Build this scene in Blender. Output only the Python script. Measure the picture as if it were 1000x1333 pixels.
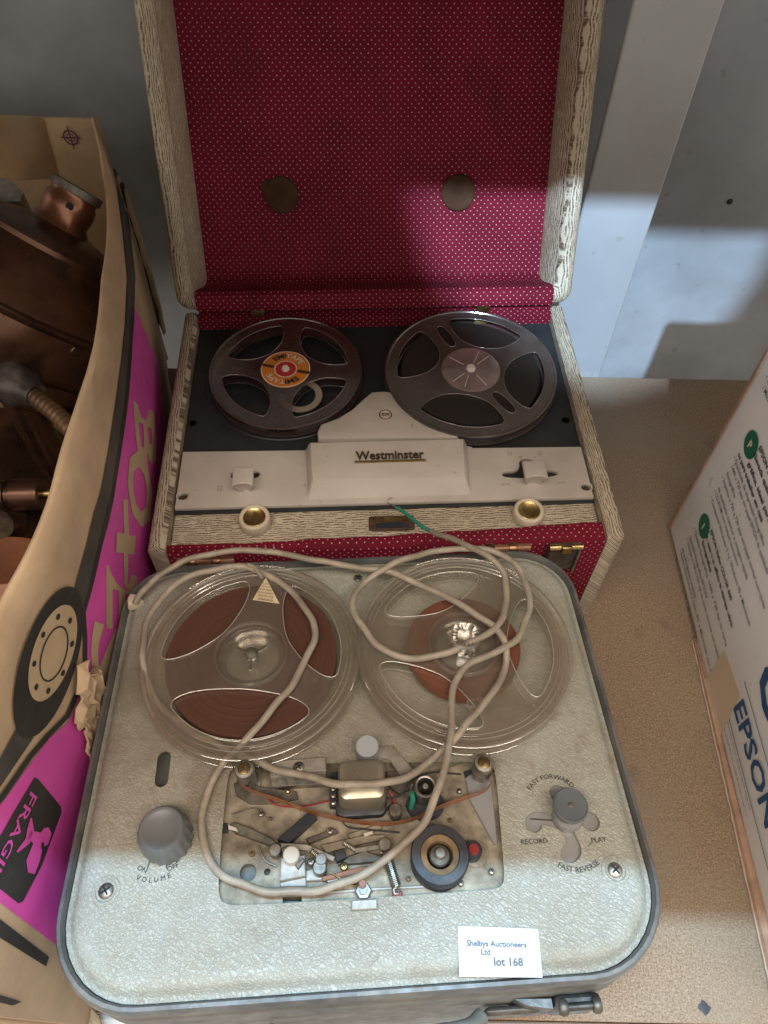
import bpy, bmesh, math, random
from mathutils import Vector, Matrix, noise as mnoise
from mathutils.bvhtree import BVHTree
random.seed(7)
for o in list(bpy.data.objects): bpy.data.objects.remove(o, do_unlink=True)
SC = bpy.context.scene
COL = SC.collection
PI = math.pi
rad = math.radians

# ------------------------------------------------------------------ camera
H = 0.537                      # camera height above the shelf board
FPX = 930.0                    # focal length in pixels of the 1000 px wide photograph
pitch, roll = rad(52.6), rad(1.2)
Fv = Vector((0, math.cos(pitch), -math.sin(pitch)))
R0 = Vector((1, 0, 0)); U0 = Vector((0, math.sin(pitch), math.cos(pitch)))
Rv = math.cos(roll)*R0 + math.sin(roll)*U0
Uv = -math.sin(roll)*R0 + math.cos(roll)*U0
CAMP = Vector((0, 0, H))
cam = bpy.data.cameras.new('camera'); camo = bpy.data.objects.new('camera', cam); COL.objects.link(camo)
cam.sensor_fit = 'HORIZONTAL'; cam.sensor_width = 36; cam.lens = 36*FPX/1000
cam.clip_start = 0.01; cam.clip_end = 100
m = Matrix((Rv, Uv, -Fv)).transposed().to_4x4(); m.translation = CAMP
camo.matrix_world = m
SC.camera = camo

def ray(x, y): return Fv + Rv*((x-500)/FPX) - Uv*((y-666.5)/FPX)
def atz(x, y, z):
    d = ray(x, y); return CAMP + d*((z-H)/d.z)
def aty(x, y, Y):
    d = ray(x, y); return CAMP + d*(Y/d.y)
def atplane(x, y, p0, n):
    d = ray(x, y); return CAMP + d*((p0-CAMP).dot(n)/d.dot(n))

# ------------------------------------------------------------------ light
W = bpy.data.worlds.new('World'); SC.world = W; W.use_nodes = True
bg = W.node_tree.nodes['Background']
bg.inputs[0].default_value = (1.0, 0.89, 0.77, 1); bg.inputs[1].default_value = 0.62
def area(name, loc, target, sx, sy, power, col):
    l = bpy.data.lights.new(name, 'AREA'); l.shape = 'RECTANGLE'; l.size = sx; l.size_y = sy
    l.energy = power; l.color = col
    o = bpy.data.objects.new(name, l); COL.objects.link(o); o.location = loc
    o.rotation_euler = (Vector(target)-Vector(loc)).to_track_quat('-Z', 'Y').to_euler()
    return o
area('ceiling_tube', (0.0, 0.085, 2.3), (0.0, 0.085, 0), 1.3, 0.03, 54, (0.42, 0.73, 1.0))
area('room_light', (0.05, -0.38, 1.55), (0, 0.2, 0.1), 1.7, 0.30, 16, (1.0, 0.87, 0.72))
sl = bpy.data.lights.new('aisle_spot', 'SPOT'); sl.energy = 380; sl.color = (0.55, 0.77, 1.0)
sl.spot_size = rad(8.9); sl.spot_blend = 0.12; sl.shadow_soft_size = 0.02
so = bpy.data.objects.new('aisle_spot', sl); COL.objects.link(so); so.location = (-0.12, -1.2, 1.82)
so.rotation_euler = (Vector((0.215, 0.68, 0.17))-Vector(so.location)).to_track_quat('-Z', 'Y').to_euler()
SC.view_settings.view_transform = 'Standard'; SC.view_settings.look = 'None'
SC.view_settings.exposure = 0.55; SC.view_settings.gamma = 1
SC.render.engine = 'CYCLES'
SC.cycles.transparent_max_bounces = 24; SC.cycles.max_bounces = 10

# ------------------------------------------------------------------ materials
def newmat(name):
    mt = bpy.data.materials.new(name); mt.use_nodes = True
    nt = mt.node_tree; b = nt.nodes['Principled BSDF']
    return mt, nt, b
def nd(nt, t, **kw):
    n = nt.nodes.new(t)
    for k, v in kw.items(): setattr(n, k, v)
    return n
def coords(nt, kind='Object', scale=(1, 1, 1), rot=(0, 0, 0)):
    tc = nd(nt, 'ShaderNodeTexCoord'); mp = nd(nt, 'ShaderNodeMapping')
    mp.inputs['Scale'].default_value = scale; mp.inputs['Rotation'].default_value = rot
    nt.links.new(tc.outputs[kind], mp.inputs[0]); return mp.outputs[0]
def noise(nt, vec, scale, detail=4, rough=.55):
    n = nd(nt, 'ShaderNodeTexNoise'); n.inputs['Scale'].default_value = scale
    n.inputs['Detail'].default_value = detail; n.inputs['Roughness'].default_value = rough
    if vec is not None: nt.links.new(vec, n.inputs['Vector'])
    return n.outputs['Fac']
def ramp(nt, fac, stops):
    r = nd(nt, 'ShaderNodeValToRGB'); e = r.color_ramp.elements
    e[0].position, e[0].color = stops[0][0], tuple(stops[0][1])+(1,)
    e[1].position, e[1].color = stops[1][0], tuple(stops[1][1])+(1,)
    for p, c in stops[2:]:
        q = e.new(p); q.color = tuple(c)+(1,)
    nt.links.new(fac, r.inputs[0]); return r.outputs[0]
def mixc(nt, fac, a, b, mode='MIX'):
    x = nd(nt, 'ShaderNodeMix'); x.data_type = 'RGBA'; x.blend_type = mode
    for i, v in ((0, fac), (6, a), (7, b)):
        if isinstance(v, (int, float)): x.inputs[i].default_value = v
        elif isinstance(v, (tuple, list)): x.inputs[i].default_value = tuple(v)[:3]+(1,)
        else: nt.links.new(v, x.inputs[i])
    return x.outputs[2]
def mth(nt, op, a, b=None):
    x = nd(nt, 'ShaderNodeMath', operation=op)
    for i, v in ((0, a), (1, b)):
        if v is None: continue
        if isinstance(v, (int, float)): x.inputs[i].default_value = v
        else: nt.links.new(v, x.inputs[i])
    return x.outputs[0]
def bump(nt, b, h, strength, dist):
    x = nd(nt, 'ShaderNodeBump'); x.inputs['Strength'].default_value = strength; x.inputs['Distance'].default_value = dist
    nt.links.new(h, x.inputs['Height']); nt.links.new(x.outputs[0], b.inputs['Normal'])
def plain(name, c, rough=.5, metal=0., var=.25, scale=60, dirt=None, dirtamt=.5, bmp=0.0, spec=.5):
    mt, nt, b = newmat(name)
    v = coords(nt)
    n = noise(nt, v, scale, 5)
    lo = tuple(x*(1-var) for x in c); hi = tuple(min(1, x*(1+var)) for x in c)
    col = ramp(nt, n, [(.3, lo), (.7, hi)])
    if dirt:
        n2 = noise(nt, v, scale*.35, 6, .65)
        f = ramp(nt, n2, [(.45, (0, 0, 0)), (.72, (dirtamt,)*3)])
        col = mixc(nt, f, col, dirt)
        n3 = noise(nt, v, scale*7, 2)
        f3 = ramp(nt, n3, [(.68, (0, 0, 0)), (.74, (dirtamt,)*3)])
        col = mixc(nt, f3, col, dirt)
    nt.links.new(col, b.inputs['Base Color'])
    r = ramp(nt, noise(nt, v, scale*1.7, 3), [(.3, (max(.03, rough-.1),)*3), (.7, (min(1, rough+.12),)*3)])
    nt.links.new(r, b.inputs['Roughness'])
    b.inputs['Metallic'].default_value = metal; b.inputs['Specular IOR Level'].default_value = spec
    if bmp: bump(nt, b, noise(nt, v, scale*4, 4), bmp, .001)
    return mt

def mat_bark(name):            # cream and brown woven-look rexine, ribs along U
    mt, nt, b = newmat(name)
    uv = coords(nt, 'UV')
    sp = nd(nt, 'ShaderNodeSeparateXYZ'); nt.links.new(uv, sp.inputs[0])
    wob = noise(nt, coords(nt, 'UV', (55, 90, 1)), 1, 2)
    ph = mth(nt, 'ADD', mth(nt, 'MULTIPLY', sp.outputs[1], 2*PI/.0019), mth(nt, 'MULTIPLY', wob, 16.))
    lines = mth(nt, 'SINE', ph)
    lf = ramp(nt, mth(nt, 'ADD', mth(nt, 'MULTIPLY', lines, .5), .5), [(.38, (0, 0, 0)), (.6, (1, 1, 1))])
    mask = noise(nt, coords(nt, 'UV', (130, 620, 1)), 1, 3, .6)
    mf = ramp(nt, mask, [(.36, (0, 0, 0)), (.50, (1, 1, 1))])
    dash = noise(nt, coords(nt, 'UV', (900, 500, 1)), 1, 1)
    df = ramp(nt, dash, [(.32, (.35, .35, .35)), (.55, (1, 1, 1))])
    dark = mth(nt, 'MULTIPLY', mth(nt, 'MULTIPLY', lf, mf), df)
    big = noise(nt, coords(nt, 'UV', (14, 18, 1)), 1, 4)
    cream = ramp(nt, big, [(.3, (.40, .33, .24)), (.7, (.56, .49, .38))])
    col = mixc(nt, dark, cream, (.105, .066, .040))
    nt.links.new(col, b.inputs['Base Color']); b.inputs['Roughness'].default_value = .62
    h = mth(nt, 'SUBTRACT', 1.0, dark)
    bump(nt, b, h, .6, .0006)
    return mt
def mat_dots(name):            # burgundy cloth with small white dots
    mt, nt, b = newmat(name)
    uv = coords(nt, 'UV', (1/.0042, 1/.0042, 1), (0, 0, rad(45)))
    vo = nd(nt, 'ShaderNodeTexVoronoi'); vo.voronoi_dimensions = '2D'; vo.feature = 'F1'
    vo.inputs['Randomness'].default_value = 0.09; vo.inputs['Scale'].default_value = 1
    nt.links.new(uv, vo.inputs['Vector'])
    f = ramp(nt, vo.outputs['Distance'], [(.090, (1, 1, 1)), (.14, (0, 0, 0))])
    big = noise(nt, coords(nt, 'UV', (16, 16, 1)), 1, 5)
    fine = noise(nt, coords(nt, 'UV', (1500, 1500, 1)), 1, 2)
    red = ramp(nt, big, [(.3, (.115, .0055, .0165)), (.72, (.175, .0085, .026))])
    red = mixc(nt, mth(nt, 'MULTIPLY', fine, .35), red, (.09, .004, .012))
    vs = noise(nt, coords(nt, 'UV', (210, 210, 1)), 1, 1)
    dcol = ramp(nt, vs, [(.3, (.36, .20, .19)), (.7, (.56, .40, .36))])
    col = mixc(nt, f, red, dcol)
    nt.links.new(col, b.inputs['Base Color']); b.inputs['Roughness'].default_value = .75; b.inputs['Specular IOR Level'].default_value = .12
    stn = ramp(nt, noise(nt, coords(nt, 'UV', (22, 9, 1)), 1, 7, .65), [(.52, (0, 0, 0)), (.72, (.55,)*3)])
    col2 = mixc(nt, stn, col, (.06, .009, .012))
    fade = ramp(nt, noise(nt, coords(nt, 'UV', (7, 11, 1)), 1, 5, .6), [(.5, (0, 0, 0)), (.75, (.25,)*3)])
    col2 = mixc(nt, fade, col2, (.24, .02, .042))
    nt.links.new(col2, b.inputs['Base Color'])
    wr_ = mth(nt, 'ADD', mth(nt, 'MULTIPLY', fine, .12), noise(nt, coords(nt, 'UV', (30, 12, 1)), 1, 4))
    bump(nt, b, wr_, .5, .002)
    return mt
def mat_hammer(name, base=(.365, .375, .335)):
    mt, nt, b = newmat(name)
    v = coords(nt)
    warp = noise(nt, v, 420, 2)
    vv = nd(nt, 'ShaderNodeVectorMath', operation='ADD')
    sc = nd(nt, 'ShaderNodeVectorMath', operation='SCALE'); sc.inputs['Scale'].default_value = 1
    nt.links.new(v, vv.inputs[0])
    cm = nd(nt, 'ShaderNodeCombineXYZ'); nt.links.new(mth(nt, 'MULTIPLY', warp, .0065), cm.inputs[0]); nt.links.new(mth(nt, 'MULTIPLY', warp, -.005), cm.inputs[1])
    nt.links.new(cm.outputs[0], vv.inputs[1])
    vo = nd(nt, 'ShaderNodeTexVoronoi'); vo.feature = 'DISTANCE_TO_EDGE'; vo.inputs['Scale'].default_value = 500
    nt.links.new(vv.outputs[0], vo.inputs['Vector'])
    d = vo.outputs['Distance']
    crev = ramp(nt, d, [(.0, (1, 1, 1)), (.20, (0, 0, 0))])
    dome = ramp(nt, d, [(.0, (0, 0, 0)), (.30, (1, 1, 1))])
    big = noise(nt, v, 9, 6, .6)
    c0 = ramp(nt, big, [(.33, tuple(x*.88 for x in base)), (.68, tuple(x*1.08 for x in base))])
    dust = ramp(nt, noise(nt, v, 16, 7, .62), [(.40, (.08, .08, .08)), (.68, (.70, .70, .70))])
    c1 = mixc(nt, dust, c0, (.24, .20, .14))
    c2 = mixc(nt, mth(nt, 'MULTIPLY', crev, mth(nt, 'MULTIPLY', noise(nt, v, 120, 3), .95)), c1, (.16, .145, .115))
    sk = ramp(nt, noise(nt, v, 38, 8, .7), [(.60, (0, 0, 0)), (.66, (.6, .6, .6))])
    c2 = mixc(nt, sk, c2, (.20, .165, .12))
    sc2 = ramp(nt, noise(nt, coords(nt, 'Object', (900, 60, 60), (0, 0, .6)), 1, 3), [(.78, (0, 0, 0)), (.80, (.4, .4, .4))])
    c2 = mixc(nt, sc2, c2, (.50, .49, .45))
    for (sx_, sy_, r0_, r1_, amt, cc_) in ((-.0718, -.0225, .017, .0225, .62, (.145, .105, .070)), (-.013, -.026, .05, .105, .60, (.17, .138, .095)), (-.066, .048, .055, .078, .58, (.165, .132, .092)), (.060, .052, .045, .082, .50, (.19, .16, .11)), (-.128, .02, .02, .06, .55, (.15, .12, .085))):
        dn = nd(nt, 'ShaderNodeVectorMath', operation='DISTANCE'); nt.links.new(v, dn.inputs[0]); dn.inputs[1].default_value = (sx_, sy_, .142)
        dd_ = mth(nt, 'ADD', dn.outputs['Value'], mth(nt, 'MULTIPLY', mth(nt, 'SUBTRACT', noise(nt, v, 42, 6, .7), .5), r1_*.55))
        fm = ramp(nt, mth(nt, 'DIVIDE', dd_, .2), [(r0_/.2, (1, 1, 1)), (r1_/.2, (0, 0, 0))])
        fm = mth(nt, 'MULTIPLY', fm, mth(nt, 'MULTIPLY', noise(nt, v, 95, 6, .7), amt*1.7))
        c2 = mixc(nt, fm, c2, cc_)
    nt.links.new(c2, b.inputs['Base Color'])
    b.inputs['Roughness'].default_value = .42
    h = mth(nt, 'ADD', dome, mth(nt, 'MULTIPLY', noise(nt, v, 900, 2), .4))
    bump(nt, b, h, .36, .0006)
    return mt
def mat_board(name):           # brown hardboard / chipboard
    mt, nt, b = newmat(name)
    v = coords(nt)
    n1 = noise(nt, v, 800, 3, .7); n2 = noise(nt, v, 6, 6, .6); n3 = noise(nt, v, 160, 5, .7)
    fb = noise(nt, coords(nt, 'Object', (260, 1500, 400), (0, 0, .5)), 1, 3, .6)
    fb2 = noise(nt, coords(nt, 'Object', (1400, 300, 400), (0, 0, .9)), 1, 3, .6)
    c = ramp(nt, n1, [(.30, (.135, .082, .048)), (.5, (.27, .185, .118)), (.72, (.42, .31, .215))])
    c = mixc(nt, ramp(nt, fb, [(.57, (0, 0, 0)), (.69, (.7,)*3)]), c, (.47, .36, .26))
    c = mixc(nt, ramp(nt, fb2, [(.56, (0, 0, 0)), (.68, (.8,)*3)]), c, (.11, .065, .04))
    c = mixc(nt, ramp(nt, n3, [(.56, (0, 0, 0)), (.75, (.4,)*3)]), c, (.19, .12, .075))
    c = mixc(nt, ramp(nt, n2, [(.42, (0, 0, 0)), (.68, (.55,)*3)]), c, (.29, .25, .20))
    st = ramp(nt, noise(nt, v, 19, 4, .5), [(.62, (0, 0, 0)), (.70, (.45,)*3)])
    c = mixc(nt, st, c, (.15, .10, .07))
    nt.links.new(c, b.inputs['Base Color']); b.inputs['Roughness'].default_value = .75
    bump(nt, b, n1, .35, .0007)
    return mt
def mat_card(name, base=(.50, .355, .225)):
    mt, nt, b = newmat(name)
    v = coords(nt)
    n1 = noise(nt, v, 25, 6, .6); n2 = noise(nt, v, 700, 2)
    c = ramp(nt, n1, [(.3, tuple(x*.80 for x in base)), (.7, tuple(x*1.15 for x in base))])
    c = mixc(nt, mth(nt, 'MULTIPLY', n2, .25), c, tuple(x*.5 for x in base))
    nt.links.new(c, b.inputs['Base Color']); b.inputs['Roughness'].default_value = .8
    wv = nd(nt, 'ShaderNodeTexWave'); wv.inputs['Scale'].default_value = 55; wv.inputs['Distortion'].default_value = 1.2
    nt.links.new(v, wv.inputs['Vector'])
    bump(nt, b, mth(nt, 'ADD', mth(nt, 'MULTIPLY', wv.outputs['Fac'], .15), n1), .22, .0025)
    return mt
def mat_clear(name, tint, dif, opac, gloss=.10, rough=.12):
    mt = bpy.data.materials.new(name); mt.use_nodes = True; nt = mt.node_tree
    out = nt.nodes['Material Output']; nt.nodes.remove(nt.nodes['Principled BSDF'])
    tr = nd(nt, 'ShaderNodeBsdfTransparent'); tr.inputs[0].default_value = tuple(tint)+(1,)
    df = nd(nt, 'ShaderNodeBsdfDiffuse'); df.inputs[0].default_value = tuple(dif)+(1,)
    gl = nd(nt, 'ShaderNodeBsdfGlossy'); gl.inputs[1].default_value = rough; gl.inputs[0].default_value = (1, 1, 1, 1)
    v = coords(nt)
    n = noise(nt, v, 45, 6, .65)
    f = ramp(nt, n, [(.3, (opac*.55,)*3), (.72, (min(1, opac*1.5),)*3)])
    m1 = nd(nt, 'ShaderNodeMixShader'); nt.links.new(f, m1.inputs[0]); nt.links.new(tr.outputs[0], m1.inputs[1]); nt.links.new(df.outputs[0], m1.inputs[2])
    fr = nd(nt, 'ShaderNodeFresnel'); fr.inputs[0].default_value = 1.5
    ff = mth(nt, 'ADD', mth(nt, 'MULTIPLY', fr.outputs[0], .9), gloss*.3)
    m2 = nd(nt, 'ShaderNodeMixShader'); nt.links.new(ff, m2.inputs[0]); nt.links.new(m1.outputs[0], m2.inputs[1]); nt.links.new(gl.outputs[0], m2.inputs[2])
    nt.links.new(m2.outputs[0], out.inputs[0])
    return mt
def mat_tape(name, c):         # wound tape: fine concentric rings
    mt, nt, b = newmat(name)
    tc = nd(nt, 'ShaderNodeTexCoord'); sp = nd(nt, 'ShaderNodeSeparateXYZ'); nt.links.new(tc.outputs['Object'], sp.inputs[0])
    r = mth(nt, 'SQRT', mth(nt, 'ADD', mth(nt, 'POWER', sp.outputs[0], 2), mth(nt, 'POWER', sp.outputs[1], 2)))
    cm = nd(nt, 'ShaderNodeCombineXYZ'); nt.links.new(r, cm.inputs[0])
    n = noise(nt, cm.outputs[0], 900, 4, .7)
    col = ramp(nt, n, [(.3, tuple(x*.45 for x in c)), (.65, tuple(x*1.35 for x in c))])
    nt.links.new(col, b.inputs['Base Color']); b.inputs['Roughness'].default_value = .38
    bump(nt, b, n, .3, .0006)
    return mt

M = dict(
    bark=mat_bark('bark_rexine'), dots=mat_dots('dotted_cloth'), hammer=mat_hammer('hammertone_paint'),
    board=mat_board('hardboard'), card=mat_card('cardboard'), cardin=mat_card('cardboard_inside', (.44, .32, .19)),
    wall=plain('wall_paint', (.31, .335, .37), .55, 0, .16, 11, (.14, .12, .10), .4, .15),
    post=plain('post_paint', (.36, .37, .39), .5, 0, .08, 12, (.22, .17, .14), .25, .10),
    white=plain('white_lip', (.62, .62, .62), .6, 0, .1, 30, (.3, .27, .23), .3),
    black=plain('black_deck', (.018, .021, .024), .42, 0, .3, 22, (.055, .05, .042), .55, .05),
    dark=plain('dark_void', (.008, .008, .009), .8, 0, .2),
    cream=plain('cream_plastic', (.49, .445, .395), .40, 0, .10, 18, (.22, .165, .125), .5),
    creamk=plain('cream_knob', (.55, .47, .36), .4, 0, .1, 60, (.25, .18, .12), .3),
    mark=plain('moulded_mark', (.30, .245, .20), .6, 0, .1),
    brass=plain('brass', (.47, .34, .14), .32, 1, .25, 80, (.16, .10, .05), .6),
    gold=plain('gold_metal', (.46, .34, .15), .32, 1, .25, 80, (.15, .10, .05), .6),
    brownmet=plain('bronze_letters', (.085, .052, .035), .45, .4, .3, 200),
    steel=plain('steel', (.34, .315, .28), .42, .95, .3, 130, (.09, .07, .05), .75),
    steeld=plain('steel_dull', (.16, .145, .125), .5, .8, .35, 130, (.06, .045, .03), .8),
    screen=plain('head_screen_metal', (.36, .315, .245), .34, .75, .15, 50, (.16, .12, .08), .5),
    blackened=plain('blackened_solder', (.10, .095, .09), .45, .7, .5, 90, (.02, .018, .016), .8, .2),
    hose=plain('hose_brass', (.15, .09, .05), .42, .6, .25, 60, (.05, .035, .02), .7),
    zinc=plain('zinc_plate', (.36, .335, .30), .5, .45, .2, 110, (.13, .10, .07), .75),
    chassis=plain('chassis_plate', (.27, .23, .17), .55, .25, .40, 110, (.05, .036, .026), .95, .15),
    trim=plain('trim_rubber', (.075, .077, .078), .42, 0, .35, 60, (.22, .20, .17), .6, .15),
    case=plain('case_leatherette', (.115, .115, .105), .55, 0, .3, 70, (.20, .17, .13), .45, .25),
    greyk=plain('grey_plastic', (.10, .112, .122), .35, 0, .12, 50, (.2, .17, .13), .25),
    greyl=plain('light_grey_plastic', (.30, .315, .33), .4, 0, .10, 50, (.25, .2, .15), .3),
    inlay=plain('grey_gate', (.255, .25, .25), .4, .2, .08, 40, (.2, .17, .13), .3),
    rubber=plain('black_rubber', (.016, .018, .026), .5, 0, .3, 60, (.08, .07, .05), .4),
    rust=plain('rust_hub', (.18, .115, .055), .6, .2, .35, 120, (.08, .05, .03), .6),
    redp=plain('red_screw', (.22, .025, .025), .4, 0, .2, 100),
    greenw=plain('green_wire', (.02, .17, .12), .45, 0, .2, 100),
    cable=plain('cable_sheath', (.27, .23, .18), .55, 0, .25, 90, (.12, .085, .06), .7, .25),
    tapeb=plain('brown_tape', (.23, .085, .036), .35, 0, .25, 100),
    wound=mat_tape('wound_tape', (.072, .030, .020)), wound2=mat_tape('wound_tape_orange', (.135, .050, .028)),
    woundd=mat_tape('wound_dark_tape', (.022, .018, .016)),
    clear=mat_clear('clear_plastic', (.975, .962, .94), (.56, .51, .44), .05, .25, .11),
    clearhub=mat_clear('clear_hub_plastic', (.95, .93, .90), (.46, .41, .35), .10, .3, .14),
    smoke=mat_clear('smoky_plastic', (.74, .65, .65), (.20, .14, .14), .12, .3, .14),
    smoked=mat_clear('dark_smoky_plastic', (.30, .25, .24), (.085, .066, .060), .66, .3, .20),
    clearglint=mat_clear('clear_edge_glint', (.93, .91, .88), (.55, .50, .43), .30, .4, .2),
    smokeglint=mat_clear('smoky_edge_glint', (.6, .5, .5), (.22, .16, .16), .40, .5, .2),
    hubp=mat_clear('pink_hub_plastic', (.5, .4, .4), (.30, .22, .21), .78, .35, .2),
    orange=plain('orange_paper', (.62, .20, .022), .5, 0, .1, 60),
    redl=plain('red_paper', (.45, .03, .025), .5, 0, .1, 60),
    whitep=plain('white_paint_line', (.72, .66, .58), .5, 0, .05, 60),
    paper=plain('sticker_paper', (.60, .66, .73), .55, 0, .03, 30),
    buff=plain('buff_paper', (.50, .40, .26), .6, 0, .1, 60),
    ink=plain('black_ink', (.022, .02, .019), .6, 0, .2, 60),
    inkg=plain('grey_ink', (.10, .10, .12), .6, 0, .1, 60),
    inkd=plain('faded_dark_ink', (.05, .045, .042), .65, 0, .3, 40, (.17, .12, .08), .35),
    magenta=plain('magenta_ink', (.66, .075, .40), .55, 0, .10, 30, (.33, .06, .22), .3, .08),
    tan=plain('tan_bare_card', (.47, .345, .215), .7, 0, .1, 40),
    purple=plain('purple_ink', (.10, .012, .07), .6, 0, .1),
    epson=plain('white_carton', (.82, .82, .83), .5, 0, .05, 14, (.42, .38, .34), .35, .06),
    cartonl=plain('carton_peeled_layer', (.50, .41, .33), .8, 0, .15, 120, (.3, .22, .17), .4),
    cartonb=plain('carton_raw_edge', (.37, .23, .155), .75, 0, .2, 90),
    green=plain('green_ink', (.008, .145, .075), .5, 0, .05, 60),
    blue=plain('blue_ink', (.012, .075, .20), .5, 0, .08, 60),
    tapey=mat_clear('yellowed_sticky_tape', (.97, .91, .74), (.80, .70, .46), .34, .2, .3),
    packt=mat_clear('clear_packing_tape', (.72, .60, .42), (.30, .21, .12), .35, .3, .16),
    copper=plain('old_copper', (.12, .066, .045), .30, .88, .55, 26, (.045, .032, .026), .85, .05),
    copperb=plain('bright_copper', (.28, .14, .09), .32, .95, .3, 40, (.12, .06, .04), .6),
    copper2=plain('worn_copper', (.10, .06, .045), .36, .85, .4, 30, (.05, .035, .03), .7),
    verd=plain('verdigris_copper', (.085, .05, .042), .5, .5, .35, 40, (.10, .14, .15), .6),
    leather=plain('brown_terracotta', (.20, .08, .042), .45, .3, .3, 30, (.05, .03, .025), .7),
    felt=plain('brown_felt', (.050, .024, .014), .9, 0, .25, 70, (.09, .055, .035), .35, .3, .08),
    hinge=plain('hinge_brown', (.21, .10, .058), .4, .3, .25, 100),
)
# ------------------------------------------------------------------ mesh helpers
def tag(o, label=None, cat=None, group=None, kind=None):
    if label: o['label'] = label
    if cat: o['category'] = cat
    if group: o['group'] = group
    if kind: o['kind'] = kind
    return o
def empty(name, loc, rz=0, label=None, cat=None, group=None, rot=None):
    o = bpy.data.objects.new(name, None); COL.objects.link(o); o.location = loc
    o.rotation_euler = rot if rot else (0, 0, rz); o.empty_display_size = .02
    return tag(o, label, cat, group)
class MB:
    def __init__(s): s.v = []; s.f = []
    def add(s, vs, fs):
        k = len(s.v); s.v += [Vector(p) for p in vs]; s.f += [tuple(i+k for i in q) for q in fs]; return s
    def box(s, c, d, rz=0, taper=1.0):
        cx, cy, cz = c; x, y, z = d[0]/2, d[1]/2, d[2]/2; cr, sr = math.cos(rz), math.sin(rz)
        P = []
        for sz in (-1, 1):
            t = taper if sz > 0 else 1
            for sx, sy in ((-1, -1), (1, -1), (1, 1), (-1, 1)):
                a, b = sx*x*t, sy*y*t
                P.append((cx+a*cr-b*sr, cy+a*sr+b*cr, cz+sz*z))
        return s.add(P, [(3, 2, 1, 0), (4, 5, 6, 7), (0, 1, 5, 4), (1, 2, 6, 5), (2, 3, 7, 6), (3, 0, 4, 7)])
    def lathe(s, prof, n=32, o=(0, 0, 0), flute=0, nf=0, frange=None, capb=True, capt=True):
        P = []; F = []
        for i, (r, z) in enumerate(prof):
            for k in range(n):
                a = 2*PI*k/n; rr = r
                if flute and frange and frange[0] <= i <= frange[1]: rr = r*(1+flute*math.cos(nf*a))
                P.append((o[0]+rr*math.cos(a), o[1]+rr*math.sin(a), o[2]+z))
        for i in range(len(prof)-1):
            for k in range(n):
                k2 = (k+1) % n; F.append((i*n+k, i*n+k2, (i+1)*n+k2, (i+1)*n+k))
        if capb: F.append(tuple(reversed(range(n))))
        if capt: F.append(tuple(range((len(prof)-1)*n, len(prof)*n)))
        return s.add(P, F)
    def cyl(s, c, r, h, n=20, bev=None):
        b = min(r*.12, h*.2) if bev is None else bev
        return s.lathe([(r, 0), (r, h-b), (r-b, h)], n, c)
    def tube(s, pts, r, n=8, cap=True, rad_fn=None):
        pts = [Vector(p) for p in pts]; m_ = len(pts)
        prev = None; rings = []
        for i in range(m_):
            t = (pts[min(i+1, m_-1)]-pts[max(i-1, 0)]).normalized()
            if prev is None:
                up = Vector((0, 0, 1)) if abs(t.z) < .9 else Vector((1, 0, 0))
                a = t.cross(up).normalized()
            else:
                a = (prev - t*prev.dot(t)).normalized()
            prev = a; b = t.cross(a)
            rr = rad_fn(i/(m_-1)) if rad_fn else r
            rings.append([pts[i]+a*(rr*math.cos(2*PI*k/n))+b*(rr*math.sin(2*PI*k/n)) for k in range(n)])
        P = [p for q in rings for p in q]; F = []
        for i in range(m_-1):
            for k in range(n):
                k2 = (k+1) % n; F.append((i*n+k, i*n+k2, (i+1)*n+k2, (i+1)*n+k))
        if cap: F += [tuple(reversed(range(n))), tuple(range((m_-1)*n, m_*n))]
        return s.add(P, F)
    def loft(s, rings, closed=True, cap0=True, cap1=True):
        n = len(rings[0]); P = [p for q in rings for p in q]; F = []
        for i in range(len(rings)-1):
            for k in range(n if closed else n-1):
                k2 = (k+1) % n; F.append((i*n+k, i*n+k2, (i+1)*n+k2, (i+1)*n+k))
        if cap0: F.append(tuple(reversed(range(n))))
        if cap1: F.append(tuple(range((len(rings)-1)*n, len(rings)*n)))
        return s.add(P, F)
    def prism(s, poly, z0, z1, bev=0):
        if bev:
            inn = inset(poly, bev)
            return s.loft([[(x, y, z0) for x, y in poly], [(x, y, z1-bev) for x, y in poly], [(x, y, z1) for x, y in inn]])
        return s.loft([[(x, y, z0) for x, y in poly], [(x, y, z1) for x, y in poly]])
    def mesh(s, me, mat=None, off=(0, 0, 0)):
        vs = [(mat @ v.co if mat else v.co) + Vector(off) for v in me.vertices]
        return s.add(vs, [tuple(p.vertices) for p in me.polygons])
    def build(s, name, mat, parent=None, T=None, long='', smooth=35, bevel=0, recalc=True):
        me = bpy.data.meshes.new(name)
        me.from_pydata([tuple(v) for v in s.v], [], s.f); me.validate()
        bm = bmesh.new(); bm.from_mesh(me)
        if recalc: bmesh.ops.recalc_face_normals(bm, faces=bm.faces)
        uvl = bm.loops.layers.uv.new('UVMap')
        for f in bm.faces:
            n = f.normal
            for l in f.loops:
                c = l.vert.co
                if long == 'x': l[uvl].uv = (c.x, c.y+c.z)
                elif long == 'y': l[uvl].uv = (c.y, c.x+c.z)
                elif long == 'z': l[uvl].uv = (c.z, c.x+c.y)
                elif abs(n.z) >= max(abs(n.x), abs(n.y)): l[uvl].uv = (c.x, c.y)
                elif abs(n.y) >= abs(n.x): l[uvl].uv = (c.x, c.z)
                else: l[uvl].uv = (c.y, c.z)
        bm.to_mesh(me); bm.free()
        if T is not None: me.transform(T)
        for p in me.polygons: p.use_smooth = True
        if smooth:
            try: me.set_sharp_from_angle(angle=rad(smooth))
            except Exception: pass
        me.materials.append(M[mat] if isinstance(mat, str) else mat)
        o = bpy.data.objects.new(name, me); COL.objects.link(o); o.parent = parent
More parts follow.
